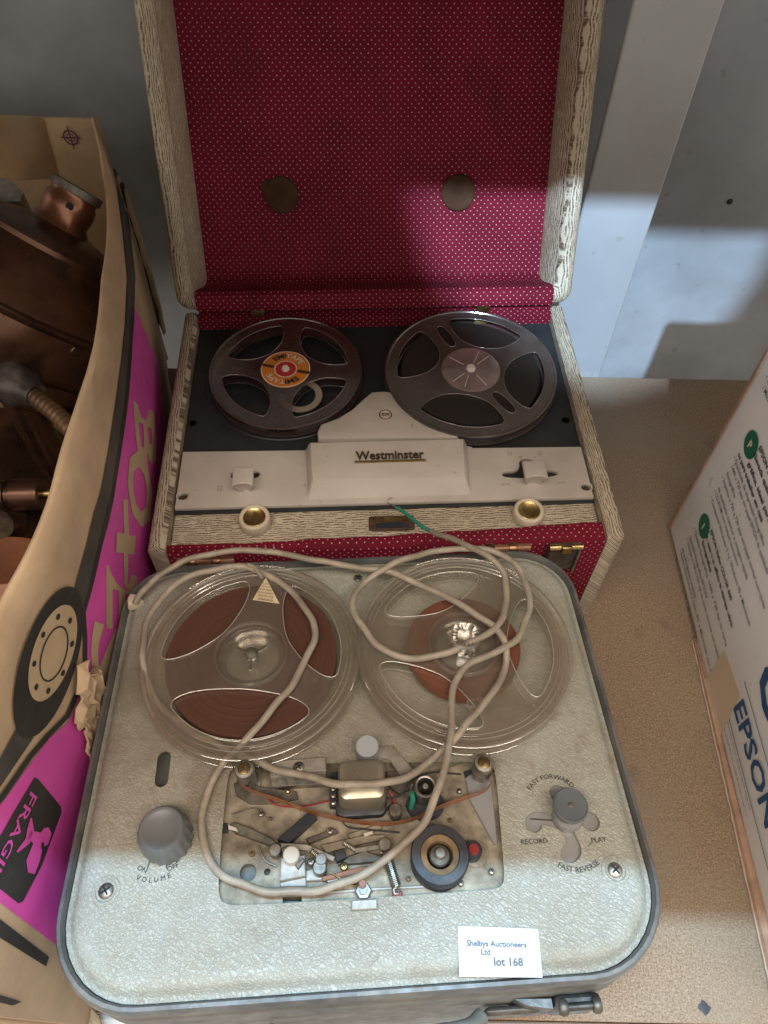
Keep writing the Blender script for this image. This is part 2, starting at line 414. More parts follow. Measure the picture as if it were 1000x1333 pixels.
        if bevel:
            md = o.modifiers.new('bevel', 'BEVEL'); md.width = bevel; md.segments = 2; md.limit_method = 'ANGLE'; md.angle_limit = rad(40)
        return o
def inset(poly, d):
    n = len(poly); out = []
    A = sum(poly[i][0]*poly[(i+1) % n][1]-poly[(i+1) % n][0]*poly[i][1] for i in range(n))
    sg = 1 if A > 0 else -1
    for i in range(n):
        p0, p1, p2 = Vector(poly[i-1]), Vector(poly[i]), Vector(poly[(i+1) % n])
        a = (p1-p0).normalized(); b = (p2-p1).normalized()
        na, nb = Vector((-a.y, a.x))*sg, Vector((-b.y, b.x))*sg
        k = na+nb; L = k.length
        k = k/L if L > 1e-6 else na
        c = max(.4, k.dot(na)); q = p1+k*(d/c); out.append((q.x, q.y))
    return out
def rrect(cx, cy, w, d, r, n=8):
    rs = r if isinstance(r, (tuple, list)) else (r,)*4       # order: back right, back left, front left, front right
    out = []
    for (sx, sy, a0), rr in zip(((1, 1, 0), (-1, 1, 90), (-1, -1, 180), (1, -1, 270)), rs):
        ox, oy = cx+sx*(w/2-rr), cy+sy*(d/2-rr)
        for k in range(n+1):
            a = rad(a0+90*k/n); out.append((ox+rr*math.cos(a), oy+rr*math.sin(a)))
    return out
def chaikin(poly, it=2):
    for _ in range(it):
        q = []
        for i in range(len(poly)):
            a, b = poly[i], poly[(i+1) % len(poly)]
            q += [(a[0]*.75+b[0]*.25, a[1]*.75+b[1]*.25), (a[0]*.25+b[0]*.75, a[1]*.25+b[1]*.75)]
        poly = q
    return poly
def spline(pts, sub=8, closed=False):
    pts = [Vector(p) for p in pts]; out = []; n = len(pts)
    rng = range(n if closed else n-1)
    for i in rng:
        p0 = pts[(i-1) % n] if closed or i > 0 else pts[0]*2-pts[1]
        p1, p2 = pts[i], pts[(i+1) % n]
        p3 = pts[(i+2) % n] if closed or i+2 < n else pts[-1]*2-pts[-2]
        for k in range(sub):
            t = k/sub
            out.append(.5*((2*p1)+(p2-p0)*t+(2*p0-5*p1+4*p2-p3)*t*t+(3*p1-p0-3*p2+p3)*t**3))
    if not closed: out.append(pts[-1])
    return out
def curve_mesh(cu):
    o = bpy.data.objects.new('tmp', cu); COL.objects.link(o)
    dg = bpy.context.evaluated_depsgraph_get(); dg.update()
    me = bpy.data.meshes.new_from_object(o.evaluated_get(dg))
    bpy.data.objects.remove(o); bpy.data.curves.remove(cu)
    return me
def plate(outline, holes, z0, z1, bev=0):
    cu = bpy.data.curves.new('c', 'CURVE'); cu.dimensions = '2D'; cu.fill_mode = 'BOTH'
    cu.extrude = (z1-z0)/2-bev; cu.bevel_depth = bev; cu.bevel_resolution = 1; cu.offset = -bev
    for poly in [outline]+list(holes):
        sp = cu.splines.new('POLY'); sp.points.add(len(poly)-1); sp.use_cyclic_u = True
        for p, q in zip(sp.points, poly): p.co = (q[0], q[1], 0, 1)
    me = curve_mesh(cu)
    b = MB(); b.mesh(me, None, (0, 0, (z0+z1)/2)); bpy.data.meshes.remove(me)
    return b
def text(body, size, fn, align='CENTER', bold=0, b=None, yalign='BOTTOM_BASELINE', sub=False):
    cu = bpy.data.curves.new('t', 'FONT'); cu.body = body; cu.size = size; cu.align_x = align; cu.align_y = yalign
    cu.resolution_u = 2; cu.offset = bold; cu.fill_mode = 'FRONT'
    me = curve_mesh(cu)
    b = b or MB()
    b.add([fn(v.co.x, v.co.y) for v in me.vertices], [tuple(p.vertices) for p in me.polygons])
    bpy.data.meshes.remove(me)
    return b
def text_width(body, size):
    cu = bpy.data.curves.new('t', 'FONT'); cu.body = body; cu.size = size
    me = curve_mesh(cu); w = max([v.co.x for v in me.vertices]+[0]); bpy.data.meshes.remove(me); return w

# ------------------------------------------------------------------ setting
b = MB().box((0.0, 0.313, -.009), (1.7, .586, .018)); tag(b.build('shelf_board', 'board', bevel=.001), kind='structure')
b = MB().box((0.0, 0.006, -.03), (1.7, .026, .058)); tag(b.build('shelf_lip', 'white', bevel=.003), kind='structure')
wl_ = MB().box((0, .745, .1), (1.9, .03, 1.48)).build('wall', 'wall', bevel=.001); tag(wl_, kind='structure')
MB().box((.6, .7446, .46), (.70, .03, .60)).build('wall_tone_step', 'wall', wl_)  # barely proud sheet in the same paint, gives a faint tone line
tag(MB().box((0.0, 0.36, -.40), (1.7, .70, .018)).build('under_light_blocker', 'board'), kind='structure')  # unseen board, added to block light rising behind the shelf
b = MB().box((0, .41, .69), (1.7, .662, .02)); tag(b.build('upper_shelf', 'board'), kind='structure')
b = MB().box((.2108, .6285, .13), (.067, .007, .82))
po = b.build('rack_upright', 'post', bevel=.002)
tag(po, 'grey painted steel rack upright standing behind the shelf board', 'post')
tag(MB().lathe([(.0011, 0), (.0034, .0006), (.0026, .0024), (.0008, .003)], 9).build('screw_hole_plug', 'rubber', None, Matrix.Translation(aty(950, 262, .7305)) @ Matrix.Rotation(rad(90), 4, 'X')),
    'tiny black plug stuck on the grey back wall', 'plug')

# ================================================================== GREY RECORDER
GC = Vector((-.0125, .1445, 0)); GA = rad(4.4)
GZ = .142                      # deck surface height in the recorder's own frame
GTILT = rad(-3.4)              # the deck rises slightly towards its front edge
GM = Matrix.Translation(GC+Vector((0, 0, .0025))) @ Matrix.Rotation(GA, 4, 'Z') @ Matrix.Translation((0, 0, GZ)) @ Matrix.Rotation(GTILT, 4, 'X') @ Matrix.Translation((0, 0, -GZ))
GI = GM.inverted(); GN = (GM.to_3x3() @ Vector((0, 0, 1))).normalized()
def g(x, y, h=0):
    p = GI @ atplane(x, y, GM @ Vector((0, 0, GZ+h)), GN); return (p.x, p.y)
def g3(x, y, h=0):
    a = g(x, y, h); return Vector((a[0], a[1], GZ+h))
grey = empty('tape_recorder', GM.translation, 0, 'grey hammered metal tape recorder without lid, two clear reels on its deck', 'tape recorder', rot=GM.to_euler())
W2, D2 = .2935, .248
CR = (.036, .036, .044, .044)
def rr(off, z, n=9):
    return [(x, y, z) for x, y in rrect(0, 0, W2-2*off, D2-2*off, tuple(max(.006, c-off) for c in CR), n)]
# body
def ground(ring, z):
    out = []
    for x, y, _ in ring:
        out.append((x, y, (z-GM[2][3]-GM[2][0]*x-GM[2][1]*y)/GM[2][2]))
    return out
b = MB().loft([ground(rr(.006, 0), .0006), ground(rr(.002, 0), .005), rr(-.0006, .05), rr(-.001, .108), rr(-.0004, .122), rr(.0035, .131)])
b.build('case', 'case', grey, long='x')
b = MB().loft([rr(.0045, .128), rr(.0005, .1295), rr(-.0006, .133), rr(0, .1385), rr(.0012, .1410), rr(.0028, .1412), rr(.0038, .139), rr(.0040, .130)], cap0=False, cap1=False)
b.build('rubber_trim', 'trim', grey)
# deck with rolled edge and holes
mech_px = [(302, 1000), (330, 996), (470, 993), (560, 992), (640, 992), (646, 1010), (652, 1080), (657, 1140), (655, 1152), (645, 1158), (560, 1164), (420, 1173), (310, 1179), (292, 1177), (284, 1166), (286, 1120), (292, 1050), (297, 1010)]
mech = chaikin([g(*p) for p in mech_px], 2)
slot = []
sc_, sd_ = Vector(g(212, 1001)), (Vector(g(214, 984))-Vector(g(210, 1018))).normalized()
sn_ = Vector((-sd_.y, sd_.x)); SL, SR = .0062, .0036
for k in range(9): a = PI*k/8; slot.append(tuple(sc_+sd_*(SL+SR*math.sin(a))-sn_*(-SR*math.cos(a))))
for k in range(9): a = PI*k/8; slot.append(tuple(sc_-sd_*(SL+SR*math.sin(a))-sn_*(SR*math.cos(a))))
gate_px = [(718, 1037), (715, 1029), (720, 1023), (728, 1022), (737, 1027), (745, 1040), (756, 1052), (768, 1056), (778, 1062), (782, 1072), (779, 1080), (771, 1083), (763, 1080), (757, 1073), (748, 1078), (747, 1083), (755, 1097), (758, 1110), (752, 1121), (743, 1124), (733, 1121), (729, 1111), (733, 1100), (738, 1098), (730, 1081), (722, 1078), (706, 1073), (705, 1080), (697, 1085), (688, 1082), (683, 1073), (685, 1063), (693, 1057), (703, 1056), (722, 1060), (724, 1052)]
gate = chaikin([g(*p) for p in gate_px], 1)
inner = [(x, y) for x, y, z in rr(.0155, 0)]
b = plate(inner, [mech, slot, gate], GZ-.0014, GZ)
prof = [(.0155, GZ), (.0130, GZ-.0001), (.0105, GZ-.0007), (.0083, GZ-.0021), (.0070, GZ-.0042), (.0060, GZ-.0046), (.0043, GZ-.0048), (.0040, GZ-.008)]
b.loft([rr(o_, z_) for o_, z_ in prof], cap0=False, cap1=False)
b.build('deck_plate', 'hammer', grey, smooth=50)
# inner chassis, gate inlay, slot floor
x0 = [p[0] for p in mech]; y0 = [p[1] for p in mech]
hole1 = [(Vector(g(323, 1136, -.004))+Vector((math.cos(a)*.0042, math.sin(a)*.0042)))[:] for a in [2*PI*k/20 for k in range(20)]]
hole2 = [(Vector(g(348, 1135, -.004))+Vector((math.cos(a)*.0017, math.sin(a)*.0017)))[:] for a in [2*PI*k/14 for k in range(14)]]
hole3 = [g(*p, -.004) for p in [(368, 1168), (393, 1167), (393, 1175), (368, 1176)]]
b = plate([(min(x0)-.006, min(y0)-.006), (max(x0)+.006, min(y0)-.006), (max(x0)+.006, max(y0)+.01), (min(x0)-.006, max(y0)+.01)], [hole1, hole2, hole3], GZ-.0055, GZ-.004)
b.build('chassis_plate', 'chassis', grey)
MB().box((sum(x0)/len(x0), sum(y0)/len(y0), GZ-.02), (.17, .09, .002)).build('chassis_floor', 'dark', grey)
gx = g(732, 1072)
MB().box((gx[0], gx[1], GZ-.0022), (.048, .052, .0006)).build('selector_gate', 'inlay', grey)
MB().tube([g3(690, 1066, -.0018), g3(720, 1068, -.0018), g3(735, 1074, -.0018)], .0004, 6).build('gate_edge', 'steeld', grey)
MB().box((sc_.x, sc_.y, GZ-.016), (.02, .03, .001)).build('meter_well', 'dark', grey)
ZC = -.004                     # chassis top relative to deck
def cylp(name, px, py, h0, h1, r, mat, n=20, parent=grey, bev=None):
    x, y = g(px, py, h1)
    return MB().cyl((x, y, GZ+h0), r, h1-h0, n, bev).build(name, mat, parent)
def screw_head(name, px, py, h, r, mat='steel', parent=grey, fr=g):
    x, y = fr(px, py, h)
    b = MB().lathe([(r, -.0003), (r, .0005), (r*.8, .0011), (r*.3, .0014)], 18, (x, y, GZ+h))
    o = b.build(name, mat, parent)
    c = MB(); c.box((x, y, GZ+h+.0014), (r*1.3, r*.22, .0005), .6); c.box((x, y, GZ+h+.0014), (r*.22, r*1.3, .0005), .6)
    c.build('screw_slot', 'dark', o)
    return o
def flat(name, pxs, h0, h1, mat, parent=grey, bev=.0004):
    P = [g(*p, h1) for p in pxs]
    return MB().prism(P, GZ+h0, GZ+h1, bev).build(name, mat, parent)
for px, py in ((138, 1160), (801, 1133), (466, 753)):
    x, y = g(px, py)
    if px != 466: MB().lathe([(.0072, -.0004), (.0066, .0004), (.0052, .0005), (.0046, -.0002)], 28, (x, y, GZ)).build('screw_dimple', 'hammer', grey)
    screw_head('screw', px, py, .0003, .0036 if px != 466 else .0028)
# volume knob
kx, ky = g(209, 1078, .017)
b = MB().lathe([(.0126, 0), (.0126, .006), (.0123, .0115), (.0116, .0142), (.0104, .0160), (.0086, .0160), (.0080, .0156)], 96, (kx, ky, GZ+.0004), flute=.035, nf=18, frange=(0, 2))
b.build('volume_knob', 'greyk', grey, smooth=50)
# selector joystick
jx, jy = g(742, 1058, .006)
j = MB().lathe([(.0078, 0), (.0080, .004), (.0076, .006)], 32, (jx, jy, GZ-.002)).build('selector_collar', 'inlay', grey)
jx, jy = g(744, 1047, .013)
j = MB().lathe([(.0068, 0), (.0082, .003), (.0089, .0062), (.0087, .0074), (.0082, .0078), (.0078, .0073), (.003, .0071)], 40, (jx, jy, GZ+.0045)).build('selector_knob', 'greyk', grey)
MB().lathe([(.0013, 0), (.0013, .0006), (.0007, .0012)], 14, (jx, jy, GZ+.0115)).build('knob_pin', 'steel', j)
# grey push button above the heads, with worn bracket behind it
cylp('pause_button', 478, 970, .000, .013, .0062, 'greyl', 28)
flat('worn_bracket', [(488, 972), (512, 970), (522, 982), (540, 1004), (520, 1008), (508, 990), (490, 984)], -.004, .0012, 'zinc')
# heads
hx, hy = g(471, 1015, .014)
def rbox(name, cx, cy, w, d, h0, h1, r, mat, parent=grey, rz=0, top=.003):
    rg = []
    for off, z in ((0, h0), (0, h1-top), (top*.3, h1-top*.35), (top, h1)):
        ring = rrect(0, 0, w-2*off, d-2*off, max(.0006, r-off*.4), 5)
        c, s_ = math.cos(rz), math.sin(rz)
        rg.append([(cx+x*c-y*s_, cy+x*s_+y*c, GZ+z) for x, y in ring])
    return MB().loft(rg).build(name, mat, parent)
rbox('head_screen', hx, hy, .0245, .0215, ZC, .016, .004, 'screen', top=.0035)
hx2, hy2 = g(470, 1046, .002)
rbox('head_base', hx2, hy2, .0265, .012, ZC, .001, .004, 'rubber', top=.001)
P = [g(*p, .004) for p in [(351, 993), (420, 987), (425, 1012), (352, 1017)]]
MB().prism([g(*p, .004) for p in [(352, 991), (424, 985), (425, 1003), (351, 1009)]], GZ+.001, GZ+.004, .0004).build('head_bracket', 'zinc', grey)
flat('bracket_skirt', [(351, 1010), (425, 1004), (426, 1020), (353, 1024)], ZC, .0015, 'steel')
screw_head('screw', 389, 999, .0042, .003)
flat('terminal_strip', [(429, 1024), (439, 1024), (440, 1050), (429, 1050)], ZC, .0005, 'rubber')
for py in (1027, 1036, 1045): screw_head('terminal', 434, py, .0008, .0016)
flat('left_guide_plate', [(304, 1020), (318, 1014), (340, 1024), (386, 1030), (388, 1040), (350, 1046), (325, 1046), (308, 1036)], ZC, -.002, 'steeld')
for px, py, r, h in ((318, 1001, .0052, .015), (630, 993, .0052, .015)):
    x, y = g(px, py, h)
    o = MB().lathe([(r*1.25, 0), (r*1.25, .001), (r*.82, .0012), (r*.82, .005), (r, .0055), (r, .0185), (r*.92, .0193), (r*.62, .0196), (r*.6, .0175)], 28, (x, y, GZ+ZC), capt=False).build('guide_post', 'steel', grey)
    c = MB().lathe([(r*.6, 0), (r*.56, .0014), (r*.3, .0018)], 20, (x, y, GZ+ZC+.0178)).build('post_cap', 'gold', o)
    MB().box((x, y, GZ+ZC+.0196), (r*.9, r*.18, .0012), .9).build('post_slot', 'brownmet', o)
flat('capstan_flywheel', [(554+25*math.cos(a), 1047+20*math.sin(a)) for a in [2*PI*k/24 for k in range(24)]], ZC, -.001, 'rubber')
x, y = g(554, 1023, .012)
o = MB().lathe([(.0058, 0), (.0058, .013), (.0052, .0138), (.0044, .0136), (.0042, .004)], 26, (x, y, GZ-.002), capt=False).build('capstan_post', 'steel', grey)
MB().lathe([(.0016, 0), (.0016, .010), (.001, .0106)], 12, (x, y, GZ+.002)).build('capstan_spindle', 'steel', o)
cylp('idler_stud', 515, 1054, ZC, .004, .0034, 'steel')
flat('side_cap', [(502, 1028), (510, 1026), (511, 1048), (503, 1050)], ZC, .003, 'steeld')
MB().tube([g3(507, 1030, .003), g3(513, 1040, .002), g3(511, 1050, -.001)], .0009, 6).build('red_lead', 'redp', grey)
MB().tube([g3(536, 1032, .008), g3(538, 1040, .005), g3(535, 1052, .0)], .0014, 8).build('green_lead', 'greenw', grey)
MB().tube([g3(537, 1020, .010), g3(534, 1032, .006), g3(541, 1044, .0)], .0004, 6).build('bare_lead', 'steel', grey)
flat('right_guide_plate', [(606, 1012), (620, 1004), (640, 1018), (648, 1098), (644, 1100), (611, 1040)], ZC, -.0024, 'inlay')
flat('dark_notch', [(604, 1004), (618, 1000), (619, 1004), (606, 1010)], ZC, -.0015, 'rubber')
# pinch roller
x, y = g(573, 1112, .009)
o = MB().lathe([(.0128, 0), (.0142, .001), (.0145, .011), (.0138, .0128), (.0098, .013), (.0094, .0118), (.0094, .004)], 40, (x, y, GZ+ZC+.0005), capt=False).build('pinch_roller', 'rubber', grey)
MB().lathe([(.0096, .0), (.0094, .0112), (.0066, .0108), (.0060, .0085)], 32, (x, y, GZ+ZC+.0008), capt=False).build('roller_hub', 'rust', o)
MB().lathe([(.0052, 0), (.0052, .0098), (.0046, .0104), (.003, .0104)], 28, (x, y, GZ+ZC+.001)).build('roller_washer', 'steeld', o)
MB().lathe([(.0025, 0), (.0025, .0148), (.0021, .0152)], 20, (x, y, GZ+ZC+.001)).build('roller_pin', 'steel', o)
flat('red_screw_washer', [(620+17*math.cos(a), 1112+18*math.sin(a)) for a in [2*PI*k/22 for k in range(22)]], ZC, -.0033, 'chassis')
o = cylp('small_roller', 616, 1106, ZC, .003, .0046, 'rubber')
cylp('red_cap', 617, 1105, .003, .0045, .0028, 'redp', parent=o)
# levers, arms and springs
flat('crescent_arm', [(296, 1075), (305, 1070), (322, 1076), (352, 1090), (362, 1099), (350, 1099), (330, 1092), (306, 1083)], ZC, .0005, 'steeld')
flat('arm_tip', [(297, 1073), (308, 1077), (310, 1082), (297, 1079)], .0005, .0018, 'cream')
flat('dark_lever', [(361, 1092), (400, 1058), (412, 1063), (376, 1097)], ZC, .002, 'rubber')
flat('brake_lever', [(365, 1097), (400, 1099), (436, 1115), (434, 1121), (402, 1107), (366, 1104)], .000, .003, 'zinc')
flat('lever_block', [(366, 1117), (397, 1113), (398, 1140), (364, 1147)], ZC, .004, 'zinc')
flat('lever_skirt', [(364, 1147), (398, 1141), (399, 1154), (365, 1155)], ZC, .000, 'zinc')
cylp('lever_stud', 379, 1112, .0, .0105, .0040, 'cream')
flat('lever_wing', [(366, 1104), (374, 1100), (381, 1104), (379, 1116), (370, 1120)], .000, .005, 'steeld')
flat('wing_tip', [(384, 1126), (394, 1116), (397, 1120), (388, 1132)], .000, .0058, 'steeld')
cylp('bolt', 358, 1106, ZC, .003, .0030, 'steel')
cylp('bolt', 418, 1118, ZC, .006, .0028, 'steel')
cylp('bolt', 416, 1129, ZC, .005, .0034, 'steel')
flat('slide_plate', [(398, 1133), (418, 1128), (420, 1146), (398, 1147)], ZC, -.001, 'zinc')
flat('brown_strip', [(419, 1141), (470, 1128), (484, 1126), (484, 1131), (460, 1139), (420, 1147)], -.001, .0006, 'tapeb')
flat('long_arm', [(418, 1100), (470, 1088), (500, 1086), (502, 1092), (470, 1098), (424, 1110)], ZC, -.0005, 'chassis')
flat('dark_block', [(434, 1108), (448, 1104), (452, 1116), (438, 1122)], ZC, .0005, 'rubber')
flat('spring_arm', [(460, 1104), (496, 1098), (498, 1104), (462, 1110)], -.001, .0012, 'steel')
flat('curved_cam', [(440, 1126), (455, 1114), (475, 1108), (496, 1114), (500, 1120), (470, 1124)], ZC, -.001, 'steeld')
flat('cream_tab', [(473, 1084), (485, 1081), (486, 1085), (474, 1089)], -.0005, .0006, 'cream')
cylp('bolt', 501, 1099, -.001, .0025, .0032, 'steel')
hel = []
A, B_ = g3(502, 1108, .001), g3(516, 1154, -.002)
ax = (B_-A).normalized(); s1 = ax.cross(Vector((0, 0, 1))).normalized(); s2 = ax.cross(s1)
NT = 20
for k in range(NT*10+1):
    t = k/(NT*10); a = 2*PI*NT*t; hel.append(A.lerp(B_, t)+s1*(.0022*math.cos(a))+s2*(.0022*math.sin(a)))
MB().tube(hel, .00042, 5).build('tension_spring', 'steel', grey)
MB().tube([g3(516, 1153, -.001), g3(520, 1157, 0), g3(519, 1163, 0), g3(514, 1164, 0), g3(512, 1158, 0), g3(516, 1155, 0)], .0006, 6).build('spring_hook', 'steel', grey)
flat('red_anchor', [(511, 1160), (524, 1160), (524, 1168), (511, 1168)], ZC, -.0015, 'redp')
x, y = g(473, 1158, .003)
MB().lathe([(.0042, 0), (.0042, .003), (.0036, .0036), (.0022, .0036), (.0022, .006)], 6, (x, y, GZ-.003)).build('hex_nut', 'steel', grey)
cylp('nut_stud', 472, 1150, .0, .006, .0018, 'hinge')
flat('front_clip', [(458, 1172), (491, 1170), (491, 1183), (457, 1185)], .0003, .0028, 'zinc')
flat('lower_rail', [(405, 1162), (470, 1156), (600, 1150), (600, 1154), (475, 1160), (410, 1166)], ZC, -.003, 'zinc')
for i, (px, py, r_, h_, mt_) in enumerate(((340, 1060, .0016, -.002, 'steel'), (352, 1066, .0010, -.002, 'rust'), (430, 1082, .0018, -.001, 'steel'), (448, 1128, .0020, 0, 'brass'), (405, 1122, .0018, .001, 'steel'), (540, 1098, .0016, -.002, 'steel'), (532, 1144, .0013, -.002, 'rust'), (598, 1030, .0014, -.002, 'steel'), (600, 1150, .0015, -.002, 'steel'), (328, 1112, .0013, -.002, 'rust'), (640, 1135, .0015, -.002, 'steel'), (375, 1030, .0013, -.001, 'brass'), (586, 1068, .0012, -.002, 'rust'))):
    screw_head('rivet', px, py, h_, r_, mt_)
for i, (pts_, mt_) in enumerate((([(345, 1034, -.002), (360, 1048, .0), (392, 1050, .001), (430, 1042, .0)], 'redp'), ([(440, 1058, .0), (452, 1076, -.001), (480, 1080, -.001), (520, 1084, -.002)], 'rubber'), ([(500, 1040, .004), (520, 1036, .003), (534, 1018, .004), (560, 1006, .002), (600, 1008, -.001)], 'rubber'), ([(302, 1060, -.003), (330, 1052, -.002), (345, 1060, -.002)], 'steel'), ([(360, 1128, -.002), (345, 1120, -.002), (336, 1100, -.002)], 'steel'), ([(540, 1012, .001), (575, 1002, .001), (602, 992, .002)], 'steel'), ([(430, 1136, .001), (455, 1150, .001), (474, 1152, .002)], 'brass'))):
    MB().tube(spline([g3(x, y, h) for x, y, h in pts_], 6), .00045, 6).build('fine_wire', mt_, grey)
for (pa, pb, nt_, rr_) in (((404, 1106, .003), (424, 1122, .002), 11, .0013), ((446, 1096, .001), (462, 1106, .001), 9, .0011)):
    A, B_ = g3(*pa), g3(*pb); ax = (B_-A).normalized(); s1 = ax.cross(Vector((0, 0, 1))).normalized(); s2 = ax.cross(s1)
    MB().tube([A.lerp(B_, k/(nt_*8))+s1*(rr_*math.cos(2*PI*k/8))+s2*(rr_*math.sin(2*PI*k/8)) for k in range(nt_*8+1)], .00028, 5).build('small_spring', 'steel', grey)
flat('link_bar', [(398, 1092), (436, 1078), (440, 1083), (402, 1098)], ZC, -.001, 'steeld')
flat('link_bar', [(452, 1086), (494, 1072), (498, 1078), (456, 1092)], ZC, -.0015, 'chassis')
flat('link_bar', [(424, 1146), (456, 1136), (459, 1140), (428, 1152)], ZC, -.001, 'steel')
flat('dark_notch', [(284, 1071), (296, 1071), (297, 1084), (285, 1085)], ZC, -.0030, 'rubber')
flat('rear_plate', [(430, 1006), (440, 1004), (441, 1022), (430, 1022)], ZC, .003, 'rubber')
flat('rear_plate', [(503, 1004), (534, 1004), (540, 1024), (520, 1034), (504, 1022)], ZC, -.0015, 'steeld')
# brown tape run past the heads
tp = [(300, 985, .004), (308, 1012, .004), (321, 1027, .003), (360, 1041, .003), (405, 1057, .003), (440, 1066, .002), (470, 1071, .002), (505, 1073, .002), (537, 1067, .003), (560, 1056, .003), (590, 1044, .004), (620, 1034, .004), (638, 1022, .005), (648, 990, .006)]
tp3 = spline([Vector(g3(x, y, h)) for x, y, h in tp], 5)
b = MB(); b.loft([[p+Vector((0, 0, dz))+Vector((0, s_*.0001, 0)) for dz, s_ in ((-.003, -1), (.003, -1), (.003, 1), (-.003, 1))] for p in tp3])
tapeo = b.build('threaded_tape', 'tapeb', None, GM)
tag(tapeo, 'thin brown magnetic tape threaded past the heads of the grey recorder', 'tape')
# printed words on deck
def arc_fn(cx, cy, R_, up, h=.0006):      # text along an arc, tops outward when up
    def fn(x, y):
        a = x/R_
        if up: return Vector((cx+(R_+y)*math.sin(a), cy+(R_+y)*math.cos(a), GZ+h))
        return Vector((cx+(R_-y)*math.sin(a), cy-(R_-y)*math.cos(a), GZ+h))
    return fn
b = MB()
for wd, px, py in (('ON', 184, 1135), ('OFF', 226, 1132)):
    x, y = g(px, py); a = rad(-24) if wd == 'ON' else rad(24)
    text(wd, .0034, lambda u, v: Vector((x+u*math.cos(a)-v*math.sin(a), y+u*math.sin(a)+v*math.cos(a), GZ+.0006)), b=b)
vx, vy = g(207, 1092); text('V O L U M E', .0034, arc_fn(vx, vy, Vector(g(205, 1149)).y*-1+vy, False), b=b)
for q in ((195, 1121, 191, 1132), (216, 1121, 217, 1131)):
    p0, p1 = g3(q[0], q[1], .0006), g3(q[2], q[3], .0006); s_ = Vector((.00022, 0, 0))
    b.add([p0-s_, p0+s_, p1+s_, p1-s_], [(0, 1, 2, 3)])
b.build('volume_lettering', 'ink', grey, recalc=False)
fx, fy = g(722, 1048); text('FAST FORWARD', .0035, arc_fn(fx, fy, Vector(g(720, 1014)).y-fy, True)).build('deck_word', 'ink', grey, recalc=False)
for wd, px, py in (('RECORD', 696, 1099), ('PLAY', 780, 1097)):
    x, y = g(px, py); text(wd, .0035, lambda u, v: Vector((x+u, y+v, GZ+.0006))).build('deck_word', 'ink', grey, recalc=False)
fx, fy = g(744, 1085); text('FAST REVERSE', .0037, arc_fn(fx, fy, fy-Vector(g(746, 1137)).y, False)).build('deck_word', 'ink', grey, recalc=False)
p0, p1 = g3(770, 1097, .0006), g3(766, 1102, .0006); s_ = Vector((.0002, 0, 0)); MB().add([p0-s_, p0+s_, p1+s_, p1-s_], [(0, 1, 2, 3)]).build('pointer_mark', 'ink', grey, recalc=False)
# lot sticker
SP = [g(596, 1206), g(700, 1210), g(706, 1273), g(598, 1272)]
b = MB().loft([[(x, y, GZ+.0003) for x, y in reversed(SP)], [(x, y, GZ+.0009) for x, y in reversed(SP)]])
st = b.build('lot_sticker', 'paper', grey); st['label'] = 'white paper auction sticker reading lot 168'
def bil(u, v):
    a = Vector(SP[0]).lerp(Vector(SP[1]), u); c = Vector(SP[3]).lerp(Vector(SP[2]), u); q = c.lerp(a, v)
    return Vector((q.x, q.y, GZ+.0013))
sw, sh = (Vector(SP[1])-Vector(SP[0])).length, (Vector(SP[3])-Vector(SP[0])).length
b = MB()
def stx(body, size, u, v, bold=0): text(body, size, lambda x, y: bil(u+x/sw, v+y/sh), 'LEFT', bold, b)
stx('Shelbys Auctioneers', .0034, .10, .60, .00009); stx('Ltd', .0034, .27, .43, .00009); stx('lot 168', .0047, .42, .22, .00014)
b.build('sticker_lettering', 'inkg', st, recalc=False)
# front furniture: handle, latch, hinges
def gf(x, z, out=0): return Vector((x, -D2/2+.0035-out, z))
xx = g(765, 1312, -.012)[0]; yfr = -D2/2-.004
o = MB().box((xx, yfr+.0002, .102), (.022, .006, .028)).build('latch', 'blackened', grey, bevel=.002)
MB().tube([(xx-.009, yfr-.0022, .1165), (xx+.009, yfr-.0022, .1165)], .0018, 12).build('latch_roller', 'blackened', o)
for sx in (-1, 1): MB().lathe([(.0030, -.002), (.0036, -.001), (.0036, .001), (.0030, .002)], 16).build('roller_collar', 'steeld', o, Matrix.Translation((xx+sx*.008, yfr-.0022, .1165)) @ Matrix.Rotation(rad(90), 4, 'Y'))
MB().loft([[(xx-.024, yfr, z), (xx-.012, yfr-.002, z), (xx-.012, yfr+.002, z), (xx-.030, yfr+.003, z)] for z in (.088, .112)]).build('latch_wing', 'blackened', o)
xx = g(690, 1330, -.015)[0]
MB().box((xx-.002, yfr, .092), (.028, .004, .016)).build('handle_plate', 'steeld', grey, bevel=.003)
hp = [(xx-.018, -.002, .100), (xx-.03, -.007, .104), (xx-.07, -.008, .105), (xx-.11, -.007, .104), (xx-.122, -.002, .100)]
MB().tube([(x, yfr+y, z) for x, y, z in spline(hp, 6)], .0040, 12).build('carrying_handle', 'case', grey)
for px, py in ((270, 708), (655, 711)):
    q = g3(px, py, -.002)
    o = MB().tube([(q.x-.019, D2/2+.004, GZ-.004), (q.x+.019, D2/2+.004, GZ-.004)], .0028, 12).build('hinge', 'hinge', grey)
    for dx in (-.012, .004): MB().lathe([(.0036, 0), (.0040, .001), (.0040, .005), (.0036, .006)], 14).build('hinge_knuckle', 'copperb', o, Matrix.Translation((q.x+dx, D2/2+.004, GZ-.004)) @ Matrix.Rotation(rad(90), 4, 'Y'))
    MB().box((q.x, D2/2-.001, GZ-.009), (.03, .007, .006)).build('hinge_leaf', 'steeld', o)
x, y = g(176, 786)
MB().lathe([(.0046, 0), (.005, .003), (.0038, .006), (.0018, .007)], 9, (x, y, GZ-.0005), flute=.2, nf=3, frange=(0, 3)).build('cord_grommet', 'creamk', grey)

